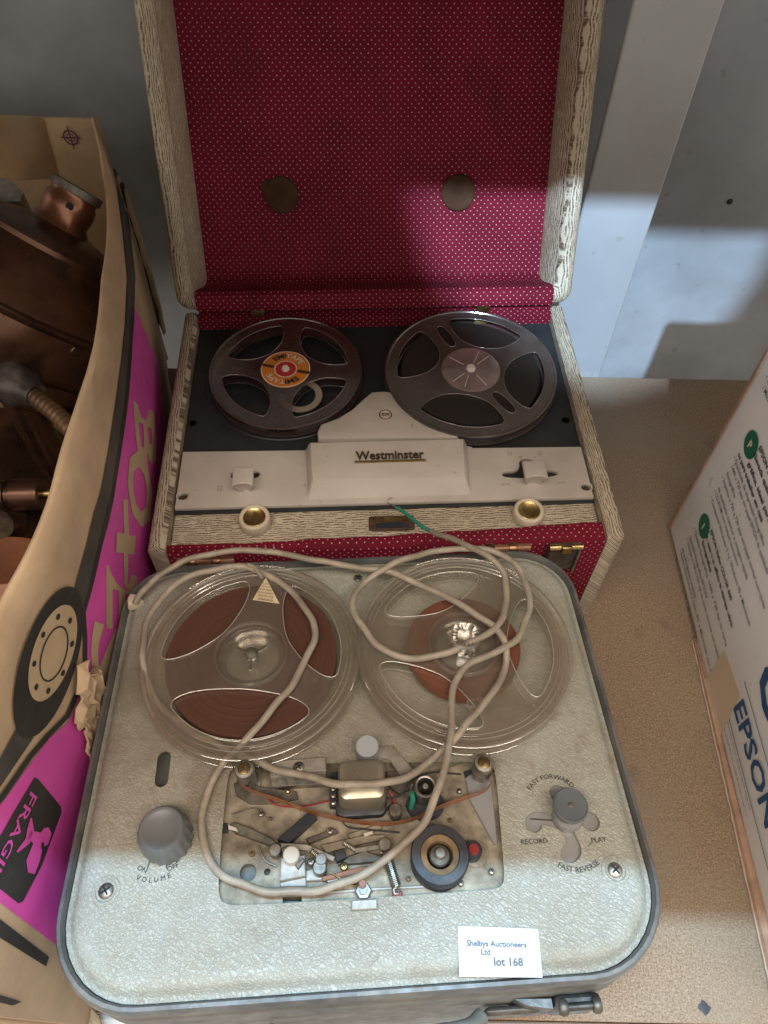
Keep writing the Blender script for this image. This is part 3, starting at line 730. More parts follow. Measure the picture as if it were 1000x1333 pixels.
# ================================================================== REELS
def dwin(ang, ro, hi, ri_end, ri_mid, ha, n=7):
    poly = []
    for k in range(n+1):
        a = ang-ha+2*ha*k/n; poly.append((ro*math.cos(a), ro*math.sin(a)))
    poly.append((ri_end*math.cos(ang+ha*hi), ri_end*math.sin(ang+ha*hi)))
    poly.append((ri_mid*math.cos(ang+ha*.35), ri_mid*math.sin(ang+ha*.35)))
    poly.append((ri_mid*math.cos(ang-ha*.35), ri_mid*math.sin(ang-ha*.35)))
    poly.append((ri_end*math.cos(ang-ha*hi), ri_end*math.sin(ang-ha*hi)))
    return chaikin(poly, 2)
def circ(r, n=72): return [(r*math.cos(2*PI*k/n), r*math.sin(2*PI*k/n)) for k in range(n)]
def edge_glints(wins, z, mat, root, r=.00036):  # paler beads paint the highlights along the window edges
    for wn in wins:
        L = [Vector((x, y, z)) for x, y in wn]; L = L+[L[0], L[1]]
        MB().tube(L, r, 6, cap=False).build('window_glint', mat, root, smooth=80)
def clear_reel(loc, rot, label, pack, wmat, wins, Rr=.0635, spin=0):
    root = empty('tape_reel', loc, 0, label, 'reel', rot=rot)
    hole = [circ(.0038, 18)]
    for nm, z0, z1 in (('lower_flange', .0008, .0020), ('upper_flange', .0098, .0112)):
        plate(circ(Rr), wins+hole, z0, z1, .0003).build(nm, 'clear', root, smooth=30)
    edge_glints(wins, .0112, 'clearglint', root)
    for dr in (.0052, .0078):
        MB().lathe([(Rr-dr-.0005, .0111), (Rr-dr, .0115), (Rr-dr+.0005, .0111)], 96, capb=False, capt=False).build('flange_ridge', 'clearhub', root)
    MB().lathe([(Rr-.0030, .0112), (Rr-.0024, .0118), (Rr-.0008, .0118), (Rr, .0108), (Rr, .0100)], 96, capb=False, capt=False).build('rim_bead', 'clear', root)
    MB().lathe([(.0195, .0112), (.0200, .0124), (.0212, .0124), (.0217, .0112)], 64, capb=False, capt=False).build('hub_ring', 'clearhub', root)
    t = MB().lathe([(.0185, .0022), (pack, .0022), (pack, .0085), (.0185, .0085)], 96, capb=False, capt=False).build('tape_pack', wmat, root)
    MB().lathe([(.0185, .0020), (.0185, .0098), (.0165, .0098), (.0165, .0020)], 48, capb=False, capt=False).build('hub', 'clearhub', root)
    MB().lathe([(.0165, .0089), (.005, .0089), (.0045, .0100), (.0038, .0100)], 40, capb=False, capt=False).build('hub_web', 'clearhub', root)
    return root
gl = GM @ g3(327, 851, .0145)
wl = [dwin(rad(a), .0525, .96, .0385, .0235, rad(h)) for a, h in ((-97, 51), (138, 44), (22, 44))]
rl = clear_reel(gl-GN*.011, GM.to_euler(), 'clear plastic reel almost full of brown tape, paper warning triangle on it, left on grey deck', .0495, 'wound', wl)
rl['label'] = 'clear plastic reel almost full of brown tape, with a small paper warning triangle'
b = MB()
for k in range(3):
    a = rad(30+120*k); b.box((.0062*math.cos(a), .0062*math.sin(a), .0100), (.008, .0015, .0015), a)
b.lathe([(.0036, .006), (.0036, .0125), (.0030, .0135), (.0015, .0138)], 22)
b.build('spindle_cap', 'steel', rl)
# warning triangle lying on upper spoke
tri = [(329, 781), (346, 752), (364, 786)]
tw = []
for p in tri:
    q = Vector(g(p[0], p[1], .0152)); qc = GI @ gl; tw.append(Vector((q.x-qc.x, q.y-qc.y, .01165)))
tri_o = MB().add([v for v in tw]+[v+Vector((0, 0, .0003)) for v in tw], [(0, 2, 1), (3, 4, 5), (0, 1, 4, 3), (1, 2, 5, 4), (2, 0, 3, 5)]).build('warning_triangle', 'buff', rl)
b = MB()
for i, (wd, t) in enumerate((('WARNING', .90), ('Do not use', .77), ('unauthorised', .64), ('tape or it', .51), ('will be the', .38), ('end it', .26))):
    c0 = tw[0].lerp(tw[1], 1-t); c1 = tw[2].lerp(tw[1], 1-t); mid = (c0+c1)/2; dx = (c0-c1).normalized(); dy = Vector((-dx.y, dx.x, 0))
    s_ = .0021; wdt = text_width(wd, s_); kk = min(1, (c1-c0).length*.88/wdt)
    text(wd, s_, lambda u, v: mid+dx*(u*kk)+dy*(v*kk)+Vector((0, 0, .0008)), b=b)
b.build('triangle_lettering', 'ink', tri_o, recalc=False)
def rim_text(root, rr_, ang, words, z, size, mat='clearhub'):
    b = MB()
    for i, wd in enumerate(words):
        a = ang; r_ = rr_+i*.0062
        text(wd, size, lambda u, v: Vector(((r_+v)*math.sin(a+u/r_), (r_+v)*math.cos(a+u/r_), z)), b=b)
    b.build('moulded_figures', mat, root, recalc=False)
rim_text(rl, .031, rad(-100), ['150', '200', '250', '300', '350'], .0117, .0042)
rim_text(rl, .034, rad(115), ['60', '120', '180', '240'], .0117, .0042)
gr = GM @ g3(604, 838, .0145)
wr = [dwin(rad(a), .0525, .98, .0425, .0260, rad(h)) for a, h in ((112, 41), (-5, 41), (-127, 42))]
rr2 = clear_reel(gr-GN*.011, GM.to_euler(), 'clear plastic reel with a small orange brown pack of tape, under the cable loops', .0335, 'wound2', wr)
b = MB().lathe([(.0092, .0098), (.0096, .013), (.0092, .0195), (.0080, .0208), (.0035, .0202), (.0030, .0212), (.0015, .0214)], 54, flute=.03, nf=18, frange=(0, 2))
b.build('spindle_cap', 'clearhub', rr2)
b = MB()
for k in range(18):
    a = 2*PI*k/18; b.box((.0062*math.cos(a), .0062*math.sin(a), .0209), (.0024, .0006, .0007), a)
b.build('cap_ridges', 'steel', rr2)
rim_text(rr2, .030, rad(130), ['10', '15', '20', '25'], .0117, .0042)
rim_text(rr2, .036, rad(-88), ['60', '90'], .0117, .0040)
# spindles carrying the reels belong to the recorder
for q in (gl, gr):
    p = GI @ q
    MB().lathe([(.016, 0), (.016, .0036), (.0036, .0036), (.0036, .012)], 30, (p.x, p.y, GZ-.0004)).build('reel_spindle', 'greyl', grey)

# ================================================================== CABLE
cp = [(176, 786, 0.0060), (186, 770, 0.0100), (205, 751, 0.0150), (240, 730, 0.0171), (290, 717, 0.0171), (340, 716, 0.0171), (400, 728, 0.0171), (440, 734, 0.0171), (503, 744, 0.0171), (555, 765, 0.0171), (601, 789, 0.0220), (636, 809, 0.0240), (653, 828, 0.0230), (659, 847, 0.0210), (657, 872, 0.0171), (640, 903, 0.0171), (615, 931, 0.0171), (594, 959, 0.0160), (569, 985, 0.0120), (540, 1006, 0.0120), (502, 1018, 0.0171), (447, 1019, 0.0171), (410, 1014, 0.0130), (359, 1001, 0.0085), (305, 978, 0.0060), (275, 966, 0.0060), (240, 946, 0.0060), (205, 914, 0.0070), (190, 880, 0.0120), (187, 845, 0.0171), (194, 805, 0.0171), (220, 768, 0.0171), (265, 744, 0.0171), (315, 737, 0.0171), (339, 745, 0.0171), (367, 758, 0.0171), (388, 777, 0.0171), (407, 805, 0.0171), (411, 830, 0.0171), (400, 858, 0.0171), (381, 889, 0.0171), (356, 921, 0.0171), (332, 950, 0.0160), (313, 970, 0.0120), (296, 989, 0.0060), (277, 1018, 0.0035), (266, 1052, 0.0028), (265, 1085, 0.0028), (274, 1119, 0.0028), (296, 1142, 0.0028), (334, 1157, 0.0030), (376, 1162, 0.0030), (418, 1159, 0.0040), (452, 1148, 0.0070), (485, 1132, 0.0070), (519, 1106, 0.0085), (544, 1080, 0.0120), (561, 1055, 0.0160), (573, 1022, 0.0171), (582, 985, 0.0171), (586, 951, 0.0171), (588, 920, 0.0171), (594, 890, 0.0171), (612, 866, 0.0171), (650, 847, 0.0235), (674, 830, 0.0195), (688, 802, 0.0171), (690, 774, 0.0171), (681, 750, 0.0171), (664, 729, 0.0171), (635, 716, 0.0171), (590, 715, 0.0171), (555, 720, 0.0171), (517, 734, 0.0210), (478, 754, 0.0171), (462, 777, 0.0171), (464, 802, 0.0171), (482, 830, 0.0171), (510, 850, 0.0171), (545, 857, 0.0171), (580, 849, 0.0195), (622, 832, 0.0240), (650, 812, 0.0245), (659, 784, 0.0171), (657, 753, 0.0171), (646, 732, 0.0205), (629, 719, 0.0220), (597, 706, 0.0171), (562, 692, 0.0060)]
C3 = [GM @ g3(x, y, h) for x, y, h in cp]
cs = spline(C3, 8)
cab = empty('coiled_cable', C3[0], 0, 'long grey brown cable looped loosely over both clear reels of the grey recorder', 'cable')
CT = Matrix.Translation(-C3[0])
for i in range(1, len(cs)-1):
    cs[i] = cs[i] + Vector((mnoise.noise(cs[i]*60), mnoise.noise(cs[i]*60+Vector((9, 0, 0))), 0))*.0016
MB().tube(cs, .0020, 12, rad_fn=lambda t: .0020+.00012*mnoise.noise(Vector((t*300, 0, 0)))).build('sheath', 'cable', cab, CT, smooth=60)
e3 = [cs[-1]] + [atz(x, y, z) for x, y, z in ((552, 687, .141), (540, 678, .139), (525, 666, .137), (517, 661, .136))]
MB().tube(spline(e3, 6), .0014, 8).build('green_core', 'greenw', cab, CT)
e4 = [e3[-1]] + [atz(x, y, z) for x, y, z in ((512, 658, .137), (506, 655, .139), (506, 650, .141), (511, 648, .142))]
MB().tube(spline(e4, 6), .0005, 6).build('bare_strand', 'steel', cab, CT)
k1 = [(x, y, .0205) for x, y in ((323, 735), (331, 738), (336, 744), (341, 752))]
MB().tube(spline([GM @ g3(*p) for p in k1], 5), .0012, 8).build('frayed_strand', 'cable', cab, CT)

# ================================================================== CREAM CASE RECORDER (behind)
WC = Vector((-.0035, .4155, 0)); WA = rad(3.6)
WM = Matrix.Translation(WC) @ Matrix.Rotation(WA, 4, 'Z'); WI = WM.inverted()
TI = rad(3.7)                                   # deck slopes up towards the hinge
HW, HD = .1715, .1240
RZ = .1275                                      # rim height at mid depth
rec = empty('tape_recorder', WC, WA, 'cream bark-patterned portable tape recorder, its red dotted lid standing open', 'tape recorder')
DT = Matrix.Translation((0, 0, RZ)) @ Matrix.Rotation(TI, 4, 'X')      # rim frame in recorder coordinates
DTW = WM @ DT; DTI = DTW.inverted(); NW = (DTW.to_3x3() @ Vector((0, 0, 1))).normalized()
def w(x, y, h=0):              # pixel to rim frame
    p = DTI @ atplane(x, y, DTW @ Vector((0, 0, h)), NW); return (p.x, p.y)
def w3(x, y, h=0): a = w(x, y, h); return Vector((a[0], a[1], h))
def zt(y, h=0): return RZ+math.tan(TI)*y+h
# side walls as padded slabs with sloping top
T_ = .0125
for sx in (-1, 1):
    xo, xi = sx*HW, sx*(HW-T_)
    rings = []
    for yy in [-HD, -HD+.002]+[-HD+.02*k for k in range(1, 12)]+[HD-.002, HD]:
        ed = .003 if yy in (-HD, HD) else 0
        z = zt(yy); r_ = .004
        pr_ = [(xo-sx*ed, .001), (xo-sx*ed, z-r_-ed), (xo-sx*(r_*.3+ed), z-r_*.3-ed), (xo-sx*(r_+ed), z-ed), (xi+sx*(.003), z-ed), (xi, z-.003-ed), (xi, .001)]
        rings.append([(a, yy, c) for a, c in pr_])
    MB().loft(rings).build('side_wall', 'bark', rec, long='y', smooth=45)
MB().box((0, HD-.006, .062), (2*(HW-T_)-.001, .012, .12)).build('back_wall', 'bark', rec, long='x', bevel=.002)
# red lining strip along the back
MB().loft([[(-HW+T_+.0005, HD-.0125, zt(HD)-.02), (HW-T_-.0005, HD-.0125, zt(HD)-.02), (HW-T_-.0005, HD-.0125, zt(HD)-.001), (-HW+T_+.0005, HD-.0125, zt(HD)-.001)],
           [(-HW+T_+.0005, HD, zt(HD)-.02), (HW-T_-.0005, HD, zt(HD)-.02), (HW-T_-.0005, HD, zt(HD)+.0012), (-HW+T_+.0005, HD, zt(HD)+.0012)]]).build('back_lining', 'dots', rec)
# front: bark strip (top), red cloth edge and front face
yf = w(500, 662, -.010)[1]     # front edge of the deck plate
ys = -HD+.0065
MB().box((0, 0, 0), (2*(HW-T_)-.001, abs(yf-ys)+.004, .012)).build('control_strip', 'bark', rec, DT @ Matrix.Translation((0, (yf+ys)/2+.001, -.0175)), long='x', bevel=.0015)
b = MB()
xl, xr = -HW+T_-.001, HW-T_+.001
rings = []
N_ = 40
for k in range(N_+1):
    t = k/N_; x = xl+(xr-xl)*t; yb = ys+.001+.010*t**1.6; zz = zt(-HD)-.0085; wv = .0006*math.sin(t*23)+.0004*math.sin(t*61)
    rings.append([(x, yb, zz-.003), (x, yb, zz+.0026+wv), (x, yb-.004, zz+.003+wv), (x, -HD+.003, zz+.0012+wv*.5), (x, -HD+.0012, zz-.002), (x, -HD+.0012, .006), (x, -HD+.006, .006)])
b.loft(rings, closed=True)
b.build('front_face', 'dots', rec, smooth=50)
# black deck plate with openings
dk = [(-HW+T_+.0007, yf), (HW-T_-.0007, yf), (HW-T_-.0007, HD-.0132), (-HW+T_+.0007, HD-.0132)]
holes = []
for px, py in ((250, 551), (737, 547)):
    c = Vector(w(px, py, -.010)); holes.append([(c.x+.0036*math.cos(2*PI*k/18), c.y+.0036*math.sin(2*PI*k/18)) for k in range(18)])
plate(dk, holes, -.0115, -.010).build('deck_plate', 'black', rec, DT)
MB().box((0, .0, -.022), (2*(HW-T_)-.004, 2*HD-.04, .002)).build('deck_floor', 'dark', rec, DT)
for h_ in holes:
    c = Vector(h_[0])-Vector((.0036, 0)); MB().lathe([(.0022, 0), (.0022, .002), (.001, .0026)], 14, (c.x, c.y, -.021)).build('screw', 'steeld', rec, DT)
DH = -.010                     # deck top relative to rim
# round turntable recess rings
reelc = [Vector(w(372, 480, .000)), Vector(w(612, 478, .0015))]
for c, r_ in zip(reelc, (.070, .073)):
    MB().lathe([(r_, -.0002), (r_-.001, .0007), (r_-.004, .0008), (r_-.005, -.0001)], 90, (c.x, c.y, DH), capb=False, capt=False).build('turntable_ring', 'black', rec, DT)
    MB().lathe([(.022, 0), (.022, .004), (.0035, .0045), (.0035, .013), (.0025, .0142)], 40, (c.x, c.y, DH)).build('reel_spindle', 'black', rec, DT)
# cream control panel
pn = [w(*p, -.006) for p in ((232, 588), (764, 581), (777, 647), (224, 662))]
pn = [(pn[0][0]+.0005, pn[0][1]), pn[1], (pn[2][0], pn[2][1]), (pn[3][0], pn[3][1])]
pn = [(max(-HW+T_+.0016, min(HW-T_-.0016, x)), y) for x, y in pn]
ph = []
for px, py in ((238, 646), (763, 634)):
    c = Vector(w(px, py, -.006)); ph.append([(c.x+.0038*math.cos(2*PI*k/18), c.y+.0030*math.sin(2*PI*k/18)) for k in range(18)])
def slotpoly(cx, cy, w_, d_): return rrect(cx, cy, w_, d_, min(w_, d_)*.49, 5)
c1 = Vector(w(690, 617, -.006)); c2 = Vector(w(683, 603, -.006))
cross = []
hw, hh, vw = .0215, .0034, .0042
dxv = c2.x-c1.x
cross = [(c1.x-hw, c1.y-hh), (c1.x+hw, c1.y-hh), (c1.x+hw, c1.y+hh), (c1.x+dxv+vw+.004, c1.y+hh), (c1.x+dxv+vw+.004, c1.y+hh+.012), (c1.x+dxv-vw, c1.y+hh+.012), (c1.x+dxv-vw, c1.y+hh), (c1.x-hw, c1.y+hh)]
cross = chaikin(chaikin(cross, 1), 1)
c3 = Vector(w(309, 618, -.006)); s3 = slotpoly(c3.x+.006, c3.y, .022, .0062)
plate(chaikin([(p[0], p[1]) for p in pn], 0), ph+[cross, s3], DH+.0002, -.006, .0006).build('control_panel', 'cream', rec, DT, smooth=40)
for h_ in ph:
    cc = sum((Vector(p) for p in h_), Vector((0, 0)))/len(h_)
    MB().lathe([(.0027, 0), (.0027, .0012), (.0014, .0020)], 14, (cc.x, cc.y, DH)).build('screw', 'brownmet', rec, DT)
    MB().lathe([(.0052, 0), (.0050, .0007), (.0040, .0006), (.0038, 0)], 24, (cc.x, cc.y, -.0062), capb=False, capt=False).build('screw_collar', 'cream', rec, DT)
# raised middle of the panel
xa, xb = w(404, 576, .004)[0], w(603, 573, .004)[0]
yb1, yc, yd = w(503, 574, .004)[1], w(508, 622, .004)[1], w(510, 648, -.006)[1]
cols = []
pf = [(-.0085, -.0065), (-.0045, -.0050), (-.0022, -.0005), (-.0012, .0026), (.0004, .0042)]
rows = []
for yy, top, base in ((yb1, .0042, 0), (yb1-.001, .0048, 0), ((yb1+yc)/2, .0046, .001), (yc+.001, .0044, .002), (yc-.0012, .0036, .002), ((yc+yd)/2, -.0015, .001), (yd+.001, -.0058, 0), (yd, -.0068, 0)):
    L = []
    fl = 1.0
    for dx, hz in pf: L.append((xa+dx*fl+base, yy, min(top, -.0065+(hz+.0065)*(top+.0065)/.0107)))
    for dx, hz in reversed(pf): L.append((xb-dx*fl-base, yy, min(top, -.0065+(hz+.0065)*(top+.0065)/.0107)))
    rows.append(L)
b = MB(); b.loft(rows, closed=False, cap0=False, cap1=False)
b.loft([[(x, yb1, -.010) for x, y, z in rows[0]], rows[0]], closed=False, cap0=False, cap1=False)
b.build('panel_hump', 'cream', rec, DT, smooth=28)
# head cover between reels
hc = [w(*p, .003) for p in ((414, 571), (413, 562), (418, 552), (440, 544), (458, 533), (472, 520), (484, 510), (498, 509), (512, 510), (528, 524), (548, 537), (570, 546), (592, 551), (596, 560), (597, 570))]
b = MB(); o1 = inset(list(reversed(hc)), .0000); 
b.loft([[(x, y, DH) for x, y in o1], [(x, y, .0015) for x, y in o1], [(x, y, .0028) for x, y in inset(o1, .0006)], [(x, y, .0032) for x, y in inset(o1, .0016)]])
b.build('head_cover', 'cream', rec, DT, smooth=30)
q0, q1 = w(416, 573, .002), w(594, 571, .002)
MB().loft([[(q0[0], q0[1]+dy, z), (q1[0], q1[1]+dy, z)] for dy, z in ((.004, .003), (.0015, .0026), (-.0005, -.001), (-.0008, -.008))], closed=False, cap0=False, cap1=False).build('head_cover_lip', 'cream', rec, DT)
bx, by = w(502, 540, .0034)
o = MB().lathe([(.0052, 0), (.0050, .0006), (.0042, .0006), (.0040, .0003)], 30, (bx, by, .0031)).build('maker_badge', 'creamk', rec, DT)
b = MB().lathe([(.0052, .0006), (.0047, .0010), (.0043, .0006)], 30, (bx, by, .0031), capb=False, capt=False)
text('BSR', .0040, lambda u, v: Vector((bx+u, by+v-.0013, .0041)), b=b, bold=.00006)
b.build('badge_lettering', 'brownmet', o, DT, recalc=False)
# nameplate script
nx, ny = w(508, 597, .006)
b = text('Westminster', .0113, lambda u, v: Vector((nx+u*.86, ny+v, .0062)), b=MB(), bold=.00022)
kk = MB(); kk.add(b.v, b.f); kk.add([v-Vector((0, 0, .0006)) for v in b.v], [tuple(reversed(f)) for f in b.f])
kk.build('maker_script', 'brownmet', rec, DT, recalc=False)
MB().box((nx, ny-.0022, .0058), (.054, .0013, .0014)).build('script_underline', 'brass', rec, DT)
# levers
def lever(px, py, w_, d_, name='lever', lean=0):
    x, y = w(px, py, .002)
    rg = []
    for (s, z, sh) in ((.55, DH+.001, 0), (.62, -.005, 0), (.78, .001, .001), (1.0, .0062, .003), (.98, .0082, .0036), (.8, .0088, .0038)):
        rg.append([(x+a*w_/2*s, y+c*d_/2*(.75+.25*s)-sh, z) for a, c in ((-1, -1), (-.4, -.75), (.4, -.75), (1, -1), (1, 1), (-1, 1))])
    return MB().loft(rg).build(name, 'cream', rec, DT, smooth=50, bevel=.0005)
lever(318, 622, .0155, .017); lever(694, 613, .0175, .017)
b = MB()
for wd, px, py, s in (('<<', 659, 631, .0062), ('>>', 731, 629, .0062), ('Ω', 286, 636, .0058), ('d', 316, 638, .0050), ('D', 664, 590, .0052), ('[]', 703, 589, .0050)):
    x, y = w(px, py, -.0058); text(wd, s, lambda u, v: Vector((x+u, y+v-.002, -.0056)), b=b)
b.build('moulded_symbols', 'mark', rec, DT, recalc=False)
# knobs and escutcheon on the front strip
SH = -.0115
for px, py in ((331, 673), (689, 664)):
    x, y = w(px, py, SH+.009)
    o = MB().lathe([(.0112, 0), (.0116, .0012), (.0114, .0082), (.0108, .0096), (.0098, .0102), (.0086, .0098), (.0080, .0086), (.0080, .006)], 120, (x, y, SH), flute=.018, nf=40, frange=(0, 2), capt=False).build('tone_knob', 'creamk', rec, DT, smooth=60)
    MB().lathe([(.0081, 0), (.0078, .0002), (.0060, -.0008), (.003, -.0016), (.0006, -.0018)], 36, (x, y, SH+.0088), capb=False).build('knob_cap', 'brass', o, DT)
x, y = w(510, 681, SH+.001)
o = MB().prism(rrect(x, y, .034, .0125, .0022, 5), SH-.0005, SH+.0022, .0007).build('escutcheon', 'brownmet', rec, DT)
MB().loft([[(x+dx, y+dy, z) for dx, dy in ((-.0145, a), (.0145, a), (.0115, b_), (-.0115, b_))] for z, a, b_ in ((SH+.002, .0052, .0004), (SH+.0030, .0050, .0006))]).build('brass_inlay', 'gold', o, DT)
MB().box((x, y-.0026, SH+.0023), (.024, .0045, .0008)).build('jack_slot', 'rubber', o, DT)
# latch on the red front face
q = WI @ aty(735, 712, .298)
lx = q.x
o = MB().box((lx, -HD-.001, .097), (.024, .006, .030)).build('latch', 'steeld', rec, bevel=.002)
MB().tube([(lx-.012, -HD-.004, .1130), (lx+.012, -HD-.004, .1130)], .0026, 12).build('latch_bar', 'gold', o)
MB().box((lx, -HD-.0045, .1125), (.008, .006, .0075)).build('latch_catch', 'gold', o, bevel=.001)
MB().box((lx+.0105, -HD-.0045, .095), (.0018, .004, .028)).build('latch_edge', 'steel', o)
# lid: a tray standing on the hinge, leaning back
LE = rad(23.7)
LT = Matrix.Translation((0, HD-.006, zt(HD)+.006)) @ Matrix.Rotation(-LE, 4, 'X')   # x across, z up the lid, y backward
LW, LH, LD = .1755, .262, .048
lid = MB()
def lring(off, y, rc=.012):
    pts = rrect(0, LH/2, 2*LW-2*off, LH-2*off, max(.002, rc-off*.5), 6)
    return [(x, y, z) for x, z in pts]
# outer shell: front rim -> outside -> back
lid = MB().loft([lring(.0150, .0010), lring(.0120, -.0030), lring(.0060, -.0045), lring(.0018, -.0025), lring(0, .002), lring(0, LD-.004), lring(.004, LD)], cap0=False, cap1=True)
lo = lid.build('lid', 'bark', rec, LT, long='z', smooth=50)
for sx in (-1, 1):            # padded inner side walls
    x1 = sx*(LW-.0152)
    xi_ = sx*(LW-.0215)
    lip = MB().loft([[(x1, .0012, z), (x1-sx*.002, .006, z), (xi_, .022, z), (xi_-sx*.001, .034, z)] for z in (.012, LH*.3, LH*.6, LH-.012)], closed=False, cap0=False, cap1=False)
    lip.build('lid_side_padding', 'bark', lo, LT, long='z', smooth=50)
XI = LW-.0215
MB().box((0, .0352, LH/2), (2*XI+.006, .002, LH-.02)).build('lid_lining', 'dots', lo, LT)
MB().loft([[(-XI-.004, y, z), (XI+.004, y, z)] for y, z in ((.0015, -.0008), (-.0046, -.0002), (-.0060, .003), (-.0062, .008), (-.0052, .0130), (-.002, .0156), (.004, .0158), (.020, .0155), (.028, .0165), (.0345, .021))], closed=False, cap0=False, cap1=False).build('lid_bottom_lining', 'dots', lo, LT)
MB().loft([[(-XI-.004, y, z), (XI+.004, y, z)] for y, z in ((.001, LH-.0145), (.034, LH-.016))], closed=False, cap0=False, cap1=False).build('lid_top_lining', 'dots', lo, LT)
LTW = WM @ LT; LTI = LTW.inverted()
for i, (px, py) in enumerate(((366, 254), (597, 251))):
    nrm = (LTW.to_3x3() @ Vector((0, -1, 0))).normalized()
    q = LTI @ atplane(px, py, LTW @ Vector((0, .031, 0)), nrm)
    prof = [(.0142, 0), (.0150, .0008), (.0148, .0026), (.0138, .0036), (.002, .0038)]
    bb = MB().lathe(prof, 40)
    if i == 0:
        bb.lathe([(.0050, 0), (.0052, .0024), (.0045, .0030)], 16, (-.0118, .0068, 0))
    bb.build('felt_pad', 'felt', lo, LT @ Matrix.Translation((q.x, .0342, q.z)) @ Matrix.Rotation(rad(90), 4, 'X'))
for px in (337, 630):
    q = WI @ aty(px, 398, .535)
    o = MB().box((q.x, HD-.0075, zt(HD)+.004), (.012, .004, .013)).build('hinge', 'brass', rec, bevel=.0006)

# ---- reels on the black deck
def smoked_reel(px, py, h, R_, wins, fl, label, tilt, hubmat, hubr, pack, pmat):
    c = DTW @ Vector((w(px, py, h)[0], w(px, py, h)[1], DH+.0045))
    eul = (DTW.to_3x3() @ Matrix.Rotation(tilt, 3, 'X')).to_euler()
    root = empty('tape_reel', c, 0, label, 'reel', rot=eul)
    for nm, z0, z1 in (('lower_flange', .0002, .0014), ('upper_flange', .0094, .0110)):
        plate(circ(R_), wins+[circ(.0036, 16)], z0, z1, .00035).build(nm, fl, root, smooth=30)
    edge_glints(wins, .0110, 'smokeglint', root, .0004)
    MB().lathe([(R_-.0026, .0110), (R_-.002, .0116), (R_-.0006, .0115), (R_, .0106), (R_, .0098)], 96, capb=False, capt=False).build('rim_bead', fl, root)
    MB().lathe([(hubr*.95, .0014), (hubr*.95, .0094)], 48, capb=False, capt=False).build('hub', hubmat, root)
    if pack: MB().lathe([(hubr*.9, .0018), (pack, .0018), (pack, .0086), (hubr*.9, .0086)], 90, capb=False, capt=False).build('tape_pack', pmat, root)
    return root
wl4 = [dwin(rad(a), .0530, .95, .035, .0240, rad(35)) for a in (128, 40, -48, -140)]
e = smoked_reel(372, 481, .0055, .0635, wl4, 'smoke', 'smoky see-through reel with a round orange and red paper label', rad(.8), 'smoke', .0205, 0, None)
MB().lathe([(.0205, 0), (.0205, .0004), (.0085, .0004)], 64, (0, 0, .0112), capb=False, capt=False).build('paper_label', 'orange', e)
MB().lathe([(.0085, 0), (.0085, .0005), (.0034, .0005)], 40, (0, 0, .0112), capb=False, capt=False).build('label_centre', 'redl', e)
b = MB()
for r_ in (.0200, .0090): b.lathe([(r_+.0004, .0118), (r_-.0004, .0118)], 64, capb=False, capt=False)
b.build('label_rings', 'whitep', e, recalc=False)
b1, b2 = MB(), MB()
for a0 in (0, PI):
    for bb, wd, da in ((b1, 'EMI', -.48), (b2, 'TAPE', .50)):
        text(wd, .0072, lambda u, v: Vector(((.0122+v)*math.sin(a0+.1+da+u/.0135), (.0122+v)*math.cos(a0+.1+da+u/.0135), .0122)), b=bb, bold=.0002 if wd == 'EMI' else .00005)
b1.build('label_lettering', 'ink', e, recalc=False); b2.build('label_lettering', 'whitep', e, recalc=False)
b = MB()
for a in (rad(165), rad(-15)): b.box((.0155*math.cos(a), .0155*math.sin(a), .0120), (.0105, .0022, .0012), a)
b.build('threading_slots', 'brownmet', e)
MB().lathe([(.0034, .004), (.0034, .0126), (.0028, .0140), (.001, .0142)], 6).build('spindle_tip', 'whitep', e)
MB().lathe([(.0125, .0016), (.0180, .0016), (.0180, .0024), (.0125, .0024)], 60, (.012, -.021, 0), capb=False, capt=False).build('leader_tape', 'mark', e)
wr4 = [dwin(rad(a), .0620, .93, .039, .0285, rad(h+3)) for a, h in ((158, 27), (70, 31), (-14, 31), (-104, 33))]
def slotwin(a, r0, r1, hw_):
    c, s_ = math.cos(a), math.sin(a)
    return chaikin([(r*c-t*s_, r*s_+t*c) for r, t in ((r0, -hw_), (r1, -hw_), (r1, hw_), (r0, hw_))], 2)
wr4 += [slotwin(rad(113), .030, .057, .0045), slotwin(rad(-58), .030, .056, .0045)]
e2 = smoked_reel(613, 480, .0065, .0720, wr4, 'smoked', 'dark brown smoky reel full of black tape, silver pink disc at its hub', rad(1.0), 'smoked', .0245, .058, 'woundd')
MB().lathe([(.0247, .0110), (.0245, .0118), (.0235, .0122), (.004, .0122)], 64, capb=False, capt=False).build('hub_disc', 'hubp', e2)
MB().lathe([(.0040, .006), (.0040, .0138), (.0030, .0152), (.001, .0154)], 8).build('spindle_tip', 'whitep', e2)
b = MB()
for a in (40, 65, 220, 250, 300, 140): b.box((.0145*math.cos(rad(a)), .0145*math.sin(rad(a)), .01235), (.014, .0004, .0004), rad(a))
b.build('hub_scratches', 'whitep', e2)

# ================================================================== CARDBOARD BOX (left)
RZB = .26
rim_px = [(125, 155), (138, 205), (144, 300), (133, 430), (105, 540), (60, 680), (0, 810)]
rim = [atz(x, y, RZB) for x, y in rim_px]
rim = [Vector((p.x, p.y, RZB)) for p in rim] + [Vector((-.165, .065, RZB)), Vector((-.172, .012, RZB))]
bot = [Vector((x_, y_, .0008)) for x_, y_ in ((-.245, .610), (-.222, .535), (-.206, .45), (-.195, .36), (-.188, .28), (-.182, .21), (-.177, .135), (-.172, .065), (-.170, .012))]
rs, bs = spline(rim, 6), spline(bot, 6)
NV = 14
def wallpt(i, k, off=0):
    t = k/NV; p = rs[i].lerp(bs[i], t); bul = math.sin(PI*t)*.004
    n_ = mnoise.noise(p*14)*.0022+mnoise.noise(p*40)*.0006
    return Vector((p.x+bul+n_-off, p.y, p.z))
NU = len(rs)
